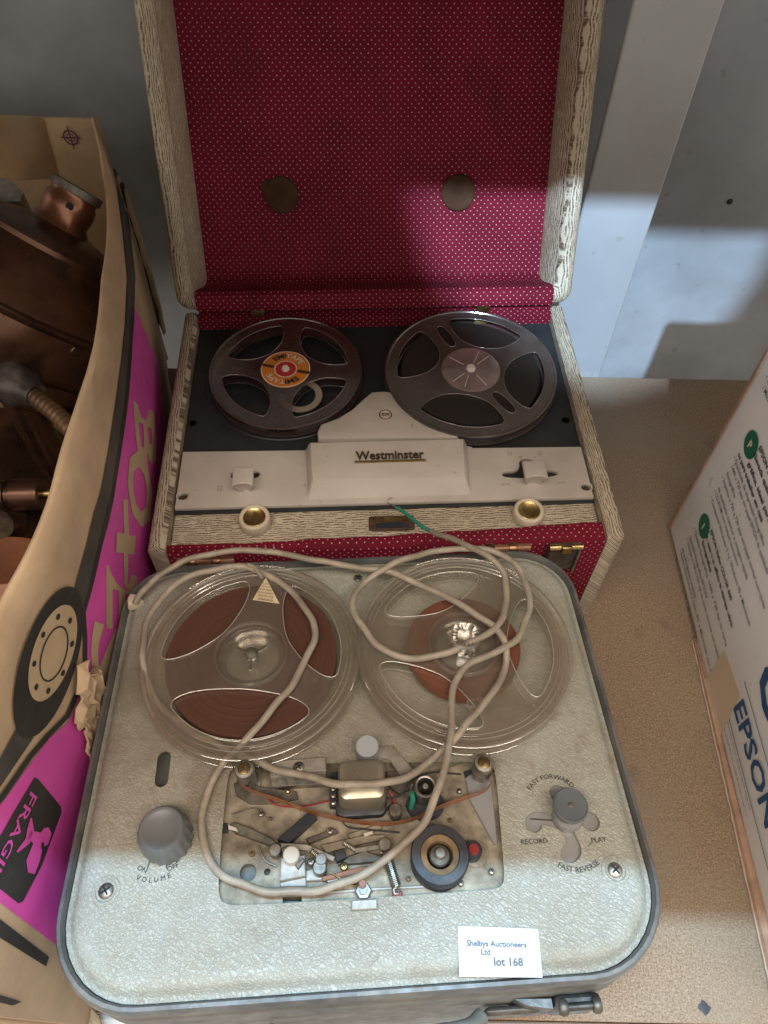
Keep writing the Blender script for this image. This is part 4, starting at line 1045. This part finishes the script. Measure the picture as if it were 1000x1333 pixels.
box = empty('cardboard_box', (-.36, .30, 0), 0, 'open brown cardboard carton printed magenta and black, full of copper scrap', 'box')
BT = Matrix.Translation((.36, -.30, 0))
TH = .0042
outer = [[wallpt(i, k) for k in range(NV+1)] for i in range(NU)]
b = MB()
full = []
for i in range(NU):
    o_ = outer[i]; inn_ = [wallpt(i, k, TH) for k in range(NV+1)]
    full.append(o_+list(reversed(inn_))[:-1]+[inn_[0]+Vector((0, 0, .0)), (o_[0]+inn_[0])/2+Vector((0, 0, .0014))])
b.loft(full)
b.build('side_panel', 'card', box, BT, smooth=60)
bvh = BVHTree.FromPolygons([tuple(p) for r in outer for p in r], [(i*(NV+1)+k, i*(NV+1)+k+1, (i+1)*(NV+1)+k+1, (i+1)*(NV+1)+k) for i in range(NU-1) for k in range(NV)])
bw0, bw1 = atz(-160, 130, RZB), rim[0]
yB = rim[0].y
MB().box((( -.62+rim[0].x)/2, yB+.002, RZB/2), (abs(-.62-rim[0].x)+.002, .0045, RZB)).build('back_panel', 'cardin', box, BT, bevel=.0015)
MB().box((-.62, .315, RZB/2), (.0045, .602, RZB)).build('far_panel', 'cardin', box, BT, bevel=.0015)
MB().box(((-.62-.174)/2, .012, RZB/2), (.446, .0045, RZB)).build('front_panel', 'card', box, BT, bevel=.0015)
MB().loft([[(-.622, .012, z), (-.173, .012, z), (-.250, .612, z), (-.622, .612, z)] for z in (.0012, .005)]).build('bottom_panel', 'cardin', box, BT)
# packing tape and mark on the inside of the back panel
def backpt(x, y, off=.0008): 
    p = aty(x, y, yB-.0004-off); return p
tpq = [(38, 148), (55, 149), (78, 228), (62, 232)]
MB().add([backpt(*p) for p in ((-60, 146), (56, 151), (78, 232), (-60, 240))], [(0, 1, 2, 3)]).build('packing_tape', 'packt', box, BT, recalc=False)
b = MB()
c = backpt(92, 179, .0012)
def ringp(r0, r1, n=28):
    k0 = len(b.v)
    P_ = []
    for k in range(n):
        a = 2*PI*k/n; P_ += [c+Vector((r1*math.cos(a), 0, r1*math.sin(a))), c+Vector((r0*math.cos(a), 0, r0*math.sin(a)))]
    b.add(P_, [(2*k, 2*k+1, (2*k+3) % (2*n), (2*k+2) % (2*n)) for k in range(n)])
ringp(.0052, .0064); ringp(.0028, .0034)
for dx, dz in ((.0082, .0005), (.0005, .0095)):
    b.add([c+Vector((-dx, -.0003, -dz)), c+Vector((dx, -.0003, -dz)), c+Vector((dx, -.0003, dz)), c+Vector((-dx, -.0003, dz))], [(0, 1, 2, 3)])
b.build('register_mark', 'purple', box, BT, recalc=False)
# ---- prints laid onto the side panel
def onwall(x, y, off=.0006):
    d = ray(x, y).normalized(); h_, n_, i_, t_ = bvh.ray_cast(CAMP, d)
    if h_ is None: return None
    if n_.dot(d) > 0: n_ = -n_
    return h_+n_*off
def printed(name, polys, mat, off=.0006, parent=box, step=14):
    bm = bmesh.new()
    for poly in polys:
        me = plate(poly, [], 0, .001)
        f0 = [q for q in me.f if all(abs(me.v[i].z) < 1e-5 for i in q)]
        vm = {}
        for q in f0:
            vs = []
            for i in q:
                if i not in vm: vm[i] = bm.verts.new((me.v[i].x, me.v[i].y, 0))
                vs.append(vm[i])
            try: bm.faces.new(vs)
            except ValueError: pass
    bmesh.ops.triangulate(bm, faces=bm.faces)
    for _ in range(6):
        es = [e_ for e_ in bm.edges if e_.calc_length() > step]
        if not es: break
        bmesh.ops.subdivide_edges(bm, edges=es, cuts=1)
        bmesh.ops.triangulate(bm, faces=bm.faces)
    bm.verts.index_update(); bm.verts.ensure_lookup_table()
    P_ = [onwall(v.co.x, v.co.y, off) for v in bm.verts]
    F_ = [tuple(v.index for v in f.verts) for f in bm.faces if all(P_[v.index] is not None for v in f.verts)]
    bm.free()
    ok = sorted({i for f in F_ for i in f}); mp = {i: k for k, i in enumerate(ok)}
    return MB().add([P_[i] for i in ok], [tuple(mp[i] for i in f) for f in F_]).build(name, mat, parent, BT, recalc=False)
mg = [(172, 395), (205, 470), (214, 560), (204, 640), (212, 720), (190, 800), (170, 900), (150, 1000), (125, 1120), (112, 1262), (66, 1226), (0, 1176), (-40, 1147), (-40, 1092), (0, 1047), (39, 993), (62, 962), (88, 940), (104, 900), (113, 868), (111, 830), (110, 798), (122, 740), (135, 700), (140, 682), (147, 650), (158, 580), (166, 526), (171, 460)]
printed('magenta_print', [mg], 'magenta', .0006)
def band(pts, w0, w1=None):
    n = len(pts); L_ = []; R_ = []
    for i, p in enumerate(pts):
        a = Vector(pts[min(i+1, n-1)])-Vector(pts[max(i-1, 0)]); a.normalize(); nn = Vector((-a.y, a.x)); ww = w0 if w1 is None else w0+(w1-w0)*i/(n-1)
        L_.append(tuple(Vector(p)+nn*ww/2)); R_.append(tuple(Vector(p)-nn*ww/2))
    return L_+list(reversed(R_))
main = [(155, 235), (164, 300), (170, 360), (168, 420), (163, 470), (155, 530), (146, 590), (137, 640), (127, 675), (119, 710), (108, 750), (97, 790)]
printed('black_stripe', [band(main, 9, 17)], 'inkd', .0007)
thin = [(172, 400), (169, 450), (163, 520), (155, 580), (145, 645), (138, 672), (131, 702), (116, 765), (107, 797), (109, 830), (109, 862), (100, 898), (86, 932), (60, 958), (38, 984), (0, 1038), (-40, 1085)]
printed('thin_black_line', [band(thin, 3.5, 7)], 'ink', .0009)
printed('lower_black_stripe', [[(22, 944), (42, 960), (0, 1022), (-40, 1075), (-40, 1040), (0, 985)]], 'inkd', .0007)
def ell(cx, cy, a, b_, dx, dy, n=40, f=1):
    d = Vector((dx, dy)).normalized(); q = Vector((-d.y, d.x))
    return [tuple(Vector((cx, cy))+d*(a*math.cos(2*PI*k/n))+q*(b_*math.sin(2*PI*k/n))) for k in range(n)]
wo = printed('wheel_print', [ell(60, 862, 103, 36, 62, -199)], 'ink', .0011)
printed('wheel_face', [ell(65, 850, 66, 26, 42, -128)], 'tan', .0014, wo)
rg_ = ell(66, 851, 38, 16.5, 38, -128); ri_ = ell(66, 851, 35.5, 14.8, 38, -128)
dd = []
for k in range(40):
    dd.append([rg_[k], rg_[(k+1) % 40], ri_[(k+1) % 40], ri_[k]])
d = Vector((40, -128)).normalized(); q = Vector((-d.y, d.x))
for k in range(8):
    a = 2*PI*(k+.5)/8; cc = Vector((65, 851))+d*(52*math.cos(a))+q*(21.5*math.sin(a)); dd.append(ell(cc.x, cc.y, 4.5, 2.5, 40, -128, 10))
printed('wheel_details', dd, 'ink', .0017, wo)
printed('end_stripes', [[(-40, 1168), (0, 1198), (62, 1246), (58, 1258), (0, 1222), (-40, 1196)], [(-30, 1283), (0, 1296), (26, 1304), (14, 1309), (-30, 1298)]], 'ink', .0008)
# FRAGILE panel
fp = printed('fragile_panel', [[(43, 1012), (48, 1015), (77, 1050), (78, 1058), (52, 1127), (28, 1173), (22, 1176), (0, 1159), (-40, 1130), (-40, 1130), (0, 1085), (20, 1050)]], 'ink', .0009)
gob = [[(36, 1066), (38, 1064), (41, 1080), (35, 1098), (20, 1110), (18, 1108), (30, 1092), (32, 1080)],
       [(36, 1081), (50, 1084), (54, 1078), (60, 1077), (64, 1085), (60, 1098), (52, 1106), (48, 1122), (42, 1138), (33, 1136), (31, 1120), (40, 1098), (33, 1092)]]
printed('goblet_symbol', gob, 'magenta', .0012, fp, 6)
printed('goblet_crack', [[(50, 1098), (53, 1096), (54, 1102), (58, 1102), (52, 1113), (53, 1106), (50, 1106)]], 'ink', .0015, fp, 6)
def wtext(body, size, fn, name, mat, off, parent, bold=0):
    bt = text(body, size, lambda u, v: Vector((u, v, 0)), 'LEFT', bold)
    P_ = [onwall(*fn(v.x, v.y), off) for v in bt.v]
    F_ = [f for f in bt.f if all(P_[i] is not None for i in f)]
    ok = sorted({i for f in F_ for i in f}); mp = {i: k for k, i in enumerate(ok)}
    return MB().add([P_[i] for i in ok], [tuple(mp[i] for i in f) for f in F_]).build(name, mat, parent, BT, recalc=False)
fw = text_width('FRAGILE', 1)
A0, A1 = Vector((38, 1028)), Vector((-24, 1156)); UP = Vector((8.5, 7.5))
wtext('FRAGILE', 1, lambda u, v: tuple(A0.lerp(A1, u/fw)+UP*(v/.7)), 'fragile_lettering', 'magenta', .0012, fp, .012)
# BOXES lettering, each letter its own print
for ch, p0, p1, up in (('B', (172, 515), (178, 600), (26, 14)), ('O', (163, 580), (168, 678), (30, 10)), ('E', (138, 728), (138, 812), (38, 14)), ('S', (119, 805), (118, 890), (42, 16))):
    cwid = text_width(ch, 1); P0, P1, UPc = Vector(p0), Vector(p1), Vector(up)
    wtext(ch, 1, lambda u, v: tuple(P0.lerp(P1, u/cwid)+UPc*(v/.7)), 'letter_print', 'tan', .0010, box, .03)
printed('letter_print', [[(150, 693), (175, 698), (173, 722), (149, 719)], [(158, 650), (164, 650), (166, 698), (160, 698)], [(159, 718), (165, 718), (164, 770), (160, 762)]], 'tan', .0010, box, 8)
# torn flap edges at the back corner and crumpled tear half way
for k, (dx, mat) in enumerate(((.0, 'ink'), (.0026, 'tan'), (.0050, 'ink'), (.0066, 'card'))):
    rings = []
    for i in range(26):
        t = .16+.60*i/25+.02*k; p = rs[0].lerp(bs[0], t)+Vector((.0016+dx, -.001-.0012*k, 0))
        j_ = mnoise.noise(Vector((p.z*70, k*3.1, 0)))*.0016; ww = .0016+.0022*math.sin(PI*i/25)
        rings.append([p+Vector((j_, -.002, 0)), p+Vector((ww+j_, -.003, 0)), p+Vector((ww+j_*.5, .004, -.001)), p+Vector((-.001, .004, -.001))])
    MB().loft(rings).build('torn_layer', mat, box, BT)
def crumple(name, pxs, mat, zfun=None, thick=.0012, amp=.006, base=None, seed=0):
    # a crushed scrap: small grid pushed about
    n = 9; P_ = []
    for i in range(n):
        for k in range(n):
            u, v = i/(n-1), k/(n-1)
            a = Vector(pxs[0]).lerp(Vector(pxs[1]), u); c_ = Vector(pxs[3]).lerp(Vector(pxs[2]), u); q_ = a.lerp(c_, v)
            p = base(q_.x, q_.y)
            nz = mnoise.noise(Vector((u*3.1+seed, v*3.7, seed)))
            P_.append(p+Vector((abs(nz)*amp, mnoise.noise(Vector((u*4, v*4+seed, 5)))*amp*.6, mnoise.noise(Vector((u*5+2, v*4, seed)))*amp*.8)))
    F_ = [(i*n+k, (i+1)*n+k, (i+1)*n+k+1, i*n+k+1) for i in range(n-1) for k in range(n-1)]
    o = MB().add(P_, F_).build(name, mat, box, BT, smooth=12)
    md = o.modifiers.new('thickness', 'SOLIDIFY'); md.thickness = thick
    return o
crumple('torn_cardboard', [(94, 866), (125, 880), (133, 960), (90, 942)], 'card', amp=.012, base=lambda x, y: onwall(x, y, .003) or Vector((-.19, .1, .12)), seed=3)
crumple('torn_cardboard', [(98, 930), (128, 940), (120, 1010), (106, 985)], 'card', amp=.006, base=lambda x, y: onwall(x, y, .0025) or Vector((-.19, .1, .12)), seed=8)
crumple('crushed_flap', [(-30, 1296), (66, 1268), (112, 1345), (-30, 1370)], 'card', amp=.007, base=lambda x, y: atz(x, y, .007), seed=5, thick=.002)
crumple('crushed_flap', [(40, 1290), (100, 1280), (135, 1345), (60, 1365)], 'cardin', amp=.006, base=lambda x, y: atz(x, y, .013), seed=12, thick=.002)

# ---------------- things in the box
def lathe_axis(prof, top, axis, n=48, **k):
    zax = Vector(axis).normalized(); xax = zax.orthogonal().normalized(); yax = zax.cross(xax)
    T = Matrix((xax, yax, zax)).transposed().to_4x4(); T.translation = top
    return MB().lathe(prof, n, **k), T
ptop = atz(101, 246, .262)
axis = (Fv*(-.18) + Rv*.50 + Uv*.83).normalized()
cv = empty('copper_vessel', Vector(ptop)-Vector((0, 0, .16)), 0, 'large tarnished copper vessel with a collared neck, tilted in the carton', 'vessel')
CVT = Matrix.Translation(-(Vector(ptop)-Vector((0, 0, .16))))
b, T = lathe_axis([(.030, -.152), (.080, -.149), (.086, -.146), (.086, -.142), (.079, -.139), (.078, -.128), (.085, -.118), (.0855, -.092), (.090, -.0885), (.0905, -.0865), (.087, -.085), (.081, -.072), (.068, -.055), (.060, -.046), (.0605, -.0425), (.0575, -.041), (.048, -.036), (.022, -.030)], ptop, axis, 72)
b.build('body', 'copper', cv, CVT @ T, smooth=40)
b, T = lathe_axis([(.0225, -.034), (.020, -.028), (.0172, -.024), (.0185, -.016), (.0182, -.010), (.0165, -.007), (.0170, -.0035)], ptop, axis, 40, capb=False, capt=False)
nk = b.build('neck', 'copperb', cv, CVT @ T, smooth=50)
b, T = lathe_axis([(.0178, -.0045), (.0184, -.004), (.0184, .001), (.0176, .0018), (.0135, .0016), (.0130, -.004)], ptop, axis, 40, capb=False)
b.build('collar', 'steeld', nk, CVT @ T, smooth=40)
for px, py, r_ in ((90, 260, .0028),):
    p = Vector(ptop)-axis*.013; d = -(ray(px, py).normalized()); d = (d-axis*d.dot(axis)).normalized()
    p = p+d*.0172
    bb = MB().lathe([(r_, 0), (r_, .0012)], 16); zx = d; xx_ = zx.orthogonal().normalized()
    TT = Matrix((xx_, zx.cross(xx_), zx)).transposed().to_4x4(); TT.translation = p
    bb.build('rivet_hole', 'dark', nk, CVT @ TT)
# verdigris patch plate and hole lower on the body
def on_body(px, py, r_):
    d_ = ray(px, py).normalized(); o_ = CAMP-Vector(ptop)
    dp, op = d_-axis*d_.dot(axis), o_-axis*o_.dot(axis)
    A_, B2, C_ = dp.dot(dp), 2*dp.dot(op), op.dot(op)-r_*r_
    ds = B2*B2-4*A_*C_
    if ds < 0: return None, None
    t = (-B2-math.sqrt(ds))/(2*A_); p = CAMP+d_*t; n_ = (p-ptop); n_ = (n_-axis*n_.dot(axis)).normalized()
    return p, n_
p, n_ = on_body(97, 456, .0830)
if p is not None:
    zx = n_; xx_ = zx.orthogonal().normalized(); TT = Matrix((xx_, zx.cross(xx_), zx)).transposed().to_4x4(); TT.translation = p
    MB().lathe([(.0042, -.002), (.0042, .002), (.0030, .0030), (.0028, .0004)], 20, capb=False).build('rivet_hole', 'copper', cv, CVT @ TT)
# grey jagged scrap behind the vessel
s0 = [atz(x, y, .235) for x, y in ((-8, 246), (2, 232), (14, 234), (30, 250), (26, 262), (-4, 262))]
tag(MB().loft([s0, [p-Vector((0, -.003, .03)) for p in s0]]).build('metal_offcut', 'steel'), 'pale jagged metal offcut poking up behind the copper vessel', 'scrap')
# gooseneck hose
hz = .200
hp = spline([atz(-20, 478, hz), atz(20, 498, hz), atz(50, 520, hz), atz(78, 543, hz), atz(104, 572, hz), atz(130, 606, hz-.01)], 10)
gh = empty('gooseneck_hose', (hp[0].x, hp[0].y, .05), 0, 'ribbed brass gooseneck hose with a battered dark joint, inside the carton', 'hose')
GT = Matrix.Translation(-Vector((hp[0].x, hp[0].y, .05)))
nn_ = len(hp)
hp2 = spline(hp, 4)
MB().tube(hp2, .0072, 14, rad_fn=lambda t: .0054+.0009*abs(math.sin(t*PI*26))).build('ribbed_tube', 'hose', gh, GT, smooth=60)
MB().lathe([(.009, -.018), (.0135, -.012), (.0152, -.003), (.014, .006), (.0105, .012), (.008, .020)], 22, flute=.07, nf=5, frange=(1, 4)).build('joint', 'blackened', gh, GT @ Matrix.Translation(hp[11]) @ (hp[14]-hp[9]).to_track_quat('Z', 'Y').to_matrix().to_4x4())
MB().lathe([(.012, -.13), (.012, .0)], 20).build('stem', 'copper', gh, GT @ Matrix.Translation(hp[8]))
# brass rod and tube
a_, c_ = atz(-40, 646, .15), atz(57, 643, .15)
tz = (c_-a_).to_track_quat('Z', 'Y').to_matrix().to_4x4()
L_ = (c_-a_).length
rt = empty('brass_tube', (a_.x, a_.y, a_.z-.012), 0, 'dull brown tube with a bright brass rod at its end, lying in the carton', 'tube')
RT_ = Matrix.Translation(-Vector((a_.x, a_.y, a_.z-.012))) @ Matrix.Translation(a_) @ tz
MB().lathe([(.0105, 0), (.0105, L_*.52), (.0090, L_*.53), (.0090, L_*.60), (.0112, L_*.61), (.0112, L_*.98), (.0100, L_)], 26).build('sleeve', 'copper', rt, RT_)
MB().lathe([(.0036, L_), (.0036, L_+.034)], 18).build('rod', 'gold', rt, RT_)
# terracotta coloured pots at the front
for (px, py, z, R_, lab) in ((-8, 772, .152, .048, 'brown copper bowl with a thick rolled rim near the front of the carton'),):
    c_ = atz(px, py, z)
    pr_ = [(R_*.5, -.05), (R_*.85, -.035), (R_*.98, -.012), (R_*1.02, 0), (R_*1.0, .004), (R_*.93, .0035), (R_*.88, -.006), (R_*.8, -.03), (R_*.4, -.044)]
    o = MB().lathe(pr_, 48).build('copper_bowl', 'leather', None, Matrix.Translation(c_) @ Matrix.Rotation(rad(-14), 4, 'X') @ Matrix.Rotation(rad(8), 4, 'Y'))
    tag(o, lab, 'bowl')
c_ = atz(2, 690, .125)
tag(MB().lathe([(.010, -.06), (.030, -.05), (.034, -.01), (.028, .006), (.016, .012), (.012, .02)], 36).build('dark_flask', 'copper', None, Matrix.Translation(c_) @ Matrix.Rotation(rad(30), 4, 'Y')), 'dark rounded copper flask half hidden between tube and bowl', 'flask')
c_ = atz(-4, 684, .150)
tag(MB().lathe([(.004, -.012), (.0105, -.006), (.0115, 0), (.0095, .004), (.003, .005)], 24).build('door_finial', 'steel', None, Matrix.Translation(c_) @ Matrix.Rotation(rad(60), 4, 'Y')), 'small round metal finial beside the brass tube in the carton', 'finial')
b = MB().lathe([(.05, 0), (.11, .005), (.12, .04), (.10, .085), (.04, .10)], 30, flute=.06, nf=5, frange=(0, 4))
tag(b.build('copper_pan', 'copper', None, Matrix.Translation((-.36, .30, .006)) @ Matrix.Scale(1.45, 4, (0, 1, 0))), 'dark old copper pan lying at the bottom of the carton under the other scrap', 'pan')

# ================================================================== PRINTER CARTON (right)
E0, E1 = atz(868, 690, 0), atz(1000, 1230, 0)
eu = (E1-E0).normalized(); en = Vector((eu.y, -eu.x, 0))
if en.x > 0: en = -en
EL, EH, EW = .372, .30, .24
car = empty('printer_carton', E0+eu*EL/2-en*EW/2, 0, 'white printer carton with blue and green printing, standing on the shelf beside the wall', 'carton')
CI = Matrix.Translation(-(E0+eu*EL/2-en*EW/2))
def ep(u, v, off=0): return E0+eu*u+Vector((0, 0, v))+en*off
def epx(x, y):
    p = atplane(x, y, E0, en); return ((p-E0).dot(eu), p.z)
CH = .010
rings = []
for u in [0, .002, .006]+[.02*k for k in range(1, 18)]+[EL-.006, EL-.002, EL]:
    ins = .0025 if u in (0, EL) else (.0006 if u in (.002, EL-.002) else 0)
    wob = mnoise.noise(Vector((u*18, 0, 0)))*.0006
    rings.append([ep(u, .001, -.004-ins), ep(u, CH*.5, -.0012-ins), ep(u, CH, 0+wob*.3-ins), ep(u, .1, wob-ins), ep(u, .2, -wob-ins), ep(u, EH-.002, -ins), ep(u, EH, -.002-ins), ep(u, EH, -EW), ep(u, .001, -EW)])
MB().loft(rings).build('carton_body', 'epson', car, CI, smooth=40)
# raw brown edge along the back corner and peeled base layer
rings = []
for k in range(31):
    v = .004+k*(EH-.01)/30; j_ = mnoise.noise(Vector((v*160, 0, 3)))*.0011
    wd = .0016+.0012*mnoise.noise(Vector((v*70, 4, 0)))
    rings.append([ep(-.0012, v, .0002+j_), ep(.0012+wd, v, .0006), ep(.0012+wd, v, -.002), ep(-.0014, v, -.005)])
MB().loft(rings).build('worn_corner', 'cartonb', car, CI)
rings = []; rings2 = []
for k in range(41):
    u = .115+k*(EL-.115)/40; t = k/40; j_ = mnoise.noise(Vector((u*110, 7, 0)))*.0009; wd = .0022+.0045*t+j_
    rings.append([ep(u, .0004, wd), ep(u, .0018, wd), ep(u, .0018, -.006), ep(u, .0004, -.006)])
    rings2.append([ep(u, .002, .0015+.004*t+j_*.3), ep(u, .0042, .0012+.003*t), ep(u, .006, -.003), ep(u, .002, -.003)])
MB().loft(rings).build('peeled_base', 'cartonl', car, CI)
MB().loft(rings2).build('torn_edge', 'cartonb', car, CI)
def etext(body, px, py, size, mat, b=None, bold=0, px2=None, name=None, off=.0009):
    u, v = epx(px, py); k_ = 1
    if px2: u2, v2 = epx(*px2); k_ = (u2-u)/max(1e-6, text_width(body, size))
    return text(body, size, lambda x, y: ep(u+x*k_, v+y, off), 'LEFT', bold, b)
bI, bB = MB(), MB()
S1 = .0056
rows = [('EPSON Stylus COLOR 600', 926, 692, 1, (955, 779)), ('A casa o in ufficio la stampa ultra-', 920, 699, 1, (958, 814)), ('fotografica', 915, 706, 1, (928, 743)),
        ('• Qualità fotografica: 1440 x 720 dpi su carta', 904, 688, 0, (950, 838)), ('speciale fotografica EPSON', 899, 699, 0, (924, 774)), ('• Stampa a 720 x 720 dpi su carta comune con inchiostri', 895, 703, 0, (943, 866)), ('ad asciugatura rapida', 889, 714, 0, (910, 774)), ('• Facile connessione a tutti i PC e Macintosh con cavo', 886, 717, 0, (936, 880)), ('Windows 3.1x, 95 e Macintosh, software incluso', 880, 728, 0, (922, 880)),
        ('EPSON Stylus COLOR 600', 989, 584, 1, (1030, 690)), ('Elevada qualidade', 982, 592, 1, (1008, 668)), ('gráfica, ideal para', 975, 604, 1, (1003, 680)), ('os para trabalhar em casa', 962, 592, 1, (995, 678)),
        ('• Qualidade de impressão fotográfica', 956, 596, 0, (995, 712)), ('1440 x 720 ppp em papel EPSON de qualidade', 953, 608, 0, (1000, 748)), ('fotográfica', 947, 617, 0, (957, 650)), ('• Imprime a 720 x 720 ppp em papel normal com tintas', 941, 622, 0, (999, 790)), ('de qualidade superior e secagem rápida', 936, 636, 0, (976, 752)), ('• CD-ROM com manual interactivo', 931, 640, 0, (962, 736)), ('• Compatível Windows 3.1x, Windows 95 e Macintosh', 926, 648, 0, (981, 811)),
        ('• Compatible', 998, 492, 0, None), ('/ Macintosh', 994, 506, 0, None)]
for body, px, py, bd, e2_ in rows: etext(body, px, py, S1, None, MB(), .00016 if bd else .00003, e2_).build('printed_line', 'ink' if bd else 'inkg', car, CI, recalc=False)
b3 = MB()
for k in range(3): etext('Printed with soy based colour inks; cartridge life depends on page cover', 944-4*k, 924+8*k, .0030, None, b3, 0, (985-4*k, 1052+8*k))
b3.build('carton_fine_print', 'inkg', car, CI, recalc=False)
for ch, px, py in (('P', 979, 579), ('I', 918, 685)):
    u, v = epx(px, py)
    o = MB().add([ep(u+.0105*math.cos(2*PI*k/36), v+.0105*math.sin(2*PI*k/36), .0008) for k in range(36)], [tuple(range(36))]).build('green_disc', 'green', car, CI, recalc=False)
    text(ch, .0095, lambda x, y: ep(u+x, v+y-.0033, .0014), 'CENTER', .0003, MB()).build('disc_letter', 'whitep', o, CI, recalc=False)
u, v = epx(956, 919); u2, v2 = epx(968, 904); ue, ve = epx(997, 1062)
cap = max(.012, (v2-v)*1.0); sz = cap/.70; tw_ = text_width('EPSON', sz); k_ = (epx(989, 1037)[0]-u)/max(1e-6, text_width('EPSO', sz)+sz*.05)
text('EPSON', sz, lambda x, y: ep(u+x*k_, v+y, .001), 'LEFT', sz*.022, MB()).build('brand_lettering', 'blue', car, CI, recalc=False)
u, v = epx(984, 880); k2 = epx(1000, 960)
text('COLOR', .050, lambda x, y: ep(u+x*1.05, v+y, .001), 'LEFT', .0012, MB()).build('model_lettering', 'blue', car, CI, recalc=False)
for (p0, p1) in (((946, 917), (1000, 1088)), ((971, 887), (1000, 977))):
    a0, a1 = epx(*p0), epx(*p1); vv = a0[1]
    MB().add([ep(a0[0], vv-.0004, .001), ep(EL-.012, vv-.0004, .001), ep(EL-.012, vv+.0004, .001), ep(a0[0], vv+.0004, .001)], [(0, 1, 2, 3)]).build('rule_line', 'blue', car, CI, recalc=False)
tq = [epx(*p) for p in ((910, 897), (946, 846), (967, 905), (931, 968))]
MB().add([ep(max(.0, u_), max(.003, v_), .0018 if v_ > .011 else .0008) for u_, v_ in tq], [(0, 1, 2, 3)]).build('sticky_tape', 'tapey', car, CI, recalc=False)
# nail smudge on the board
p = atz(917, 1312, .0)
o = MB().lathe([(.0034, 0), (.0036, .0002), (.002, .0003)], 11, flute=.22, nf=4, frange=(0, 2)).build('tar_spot', 'rubber', None, Matrix.Translation((p.x, p.y, .0002)))
tag(o, 'dark dried spot of tar on the shelf board near its white lip', 'spot')
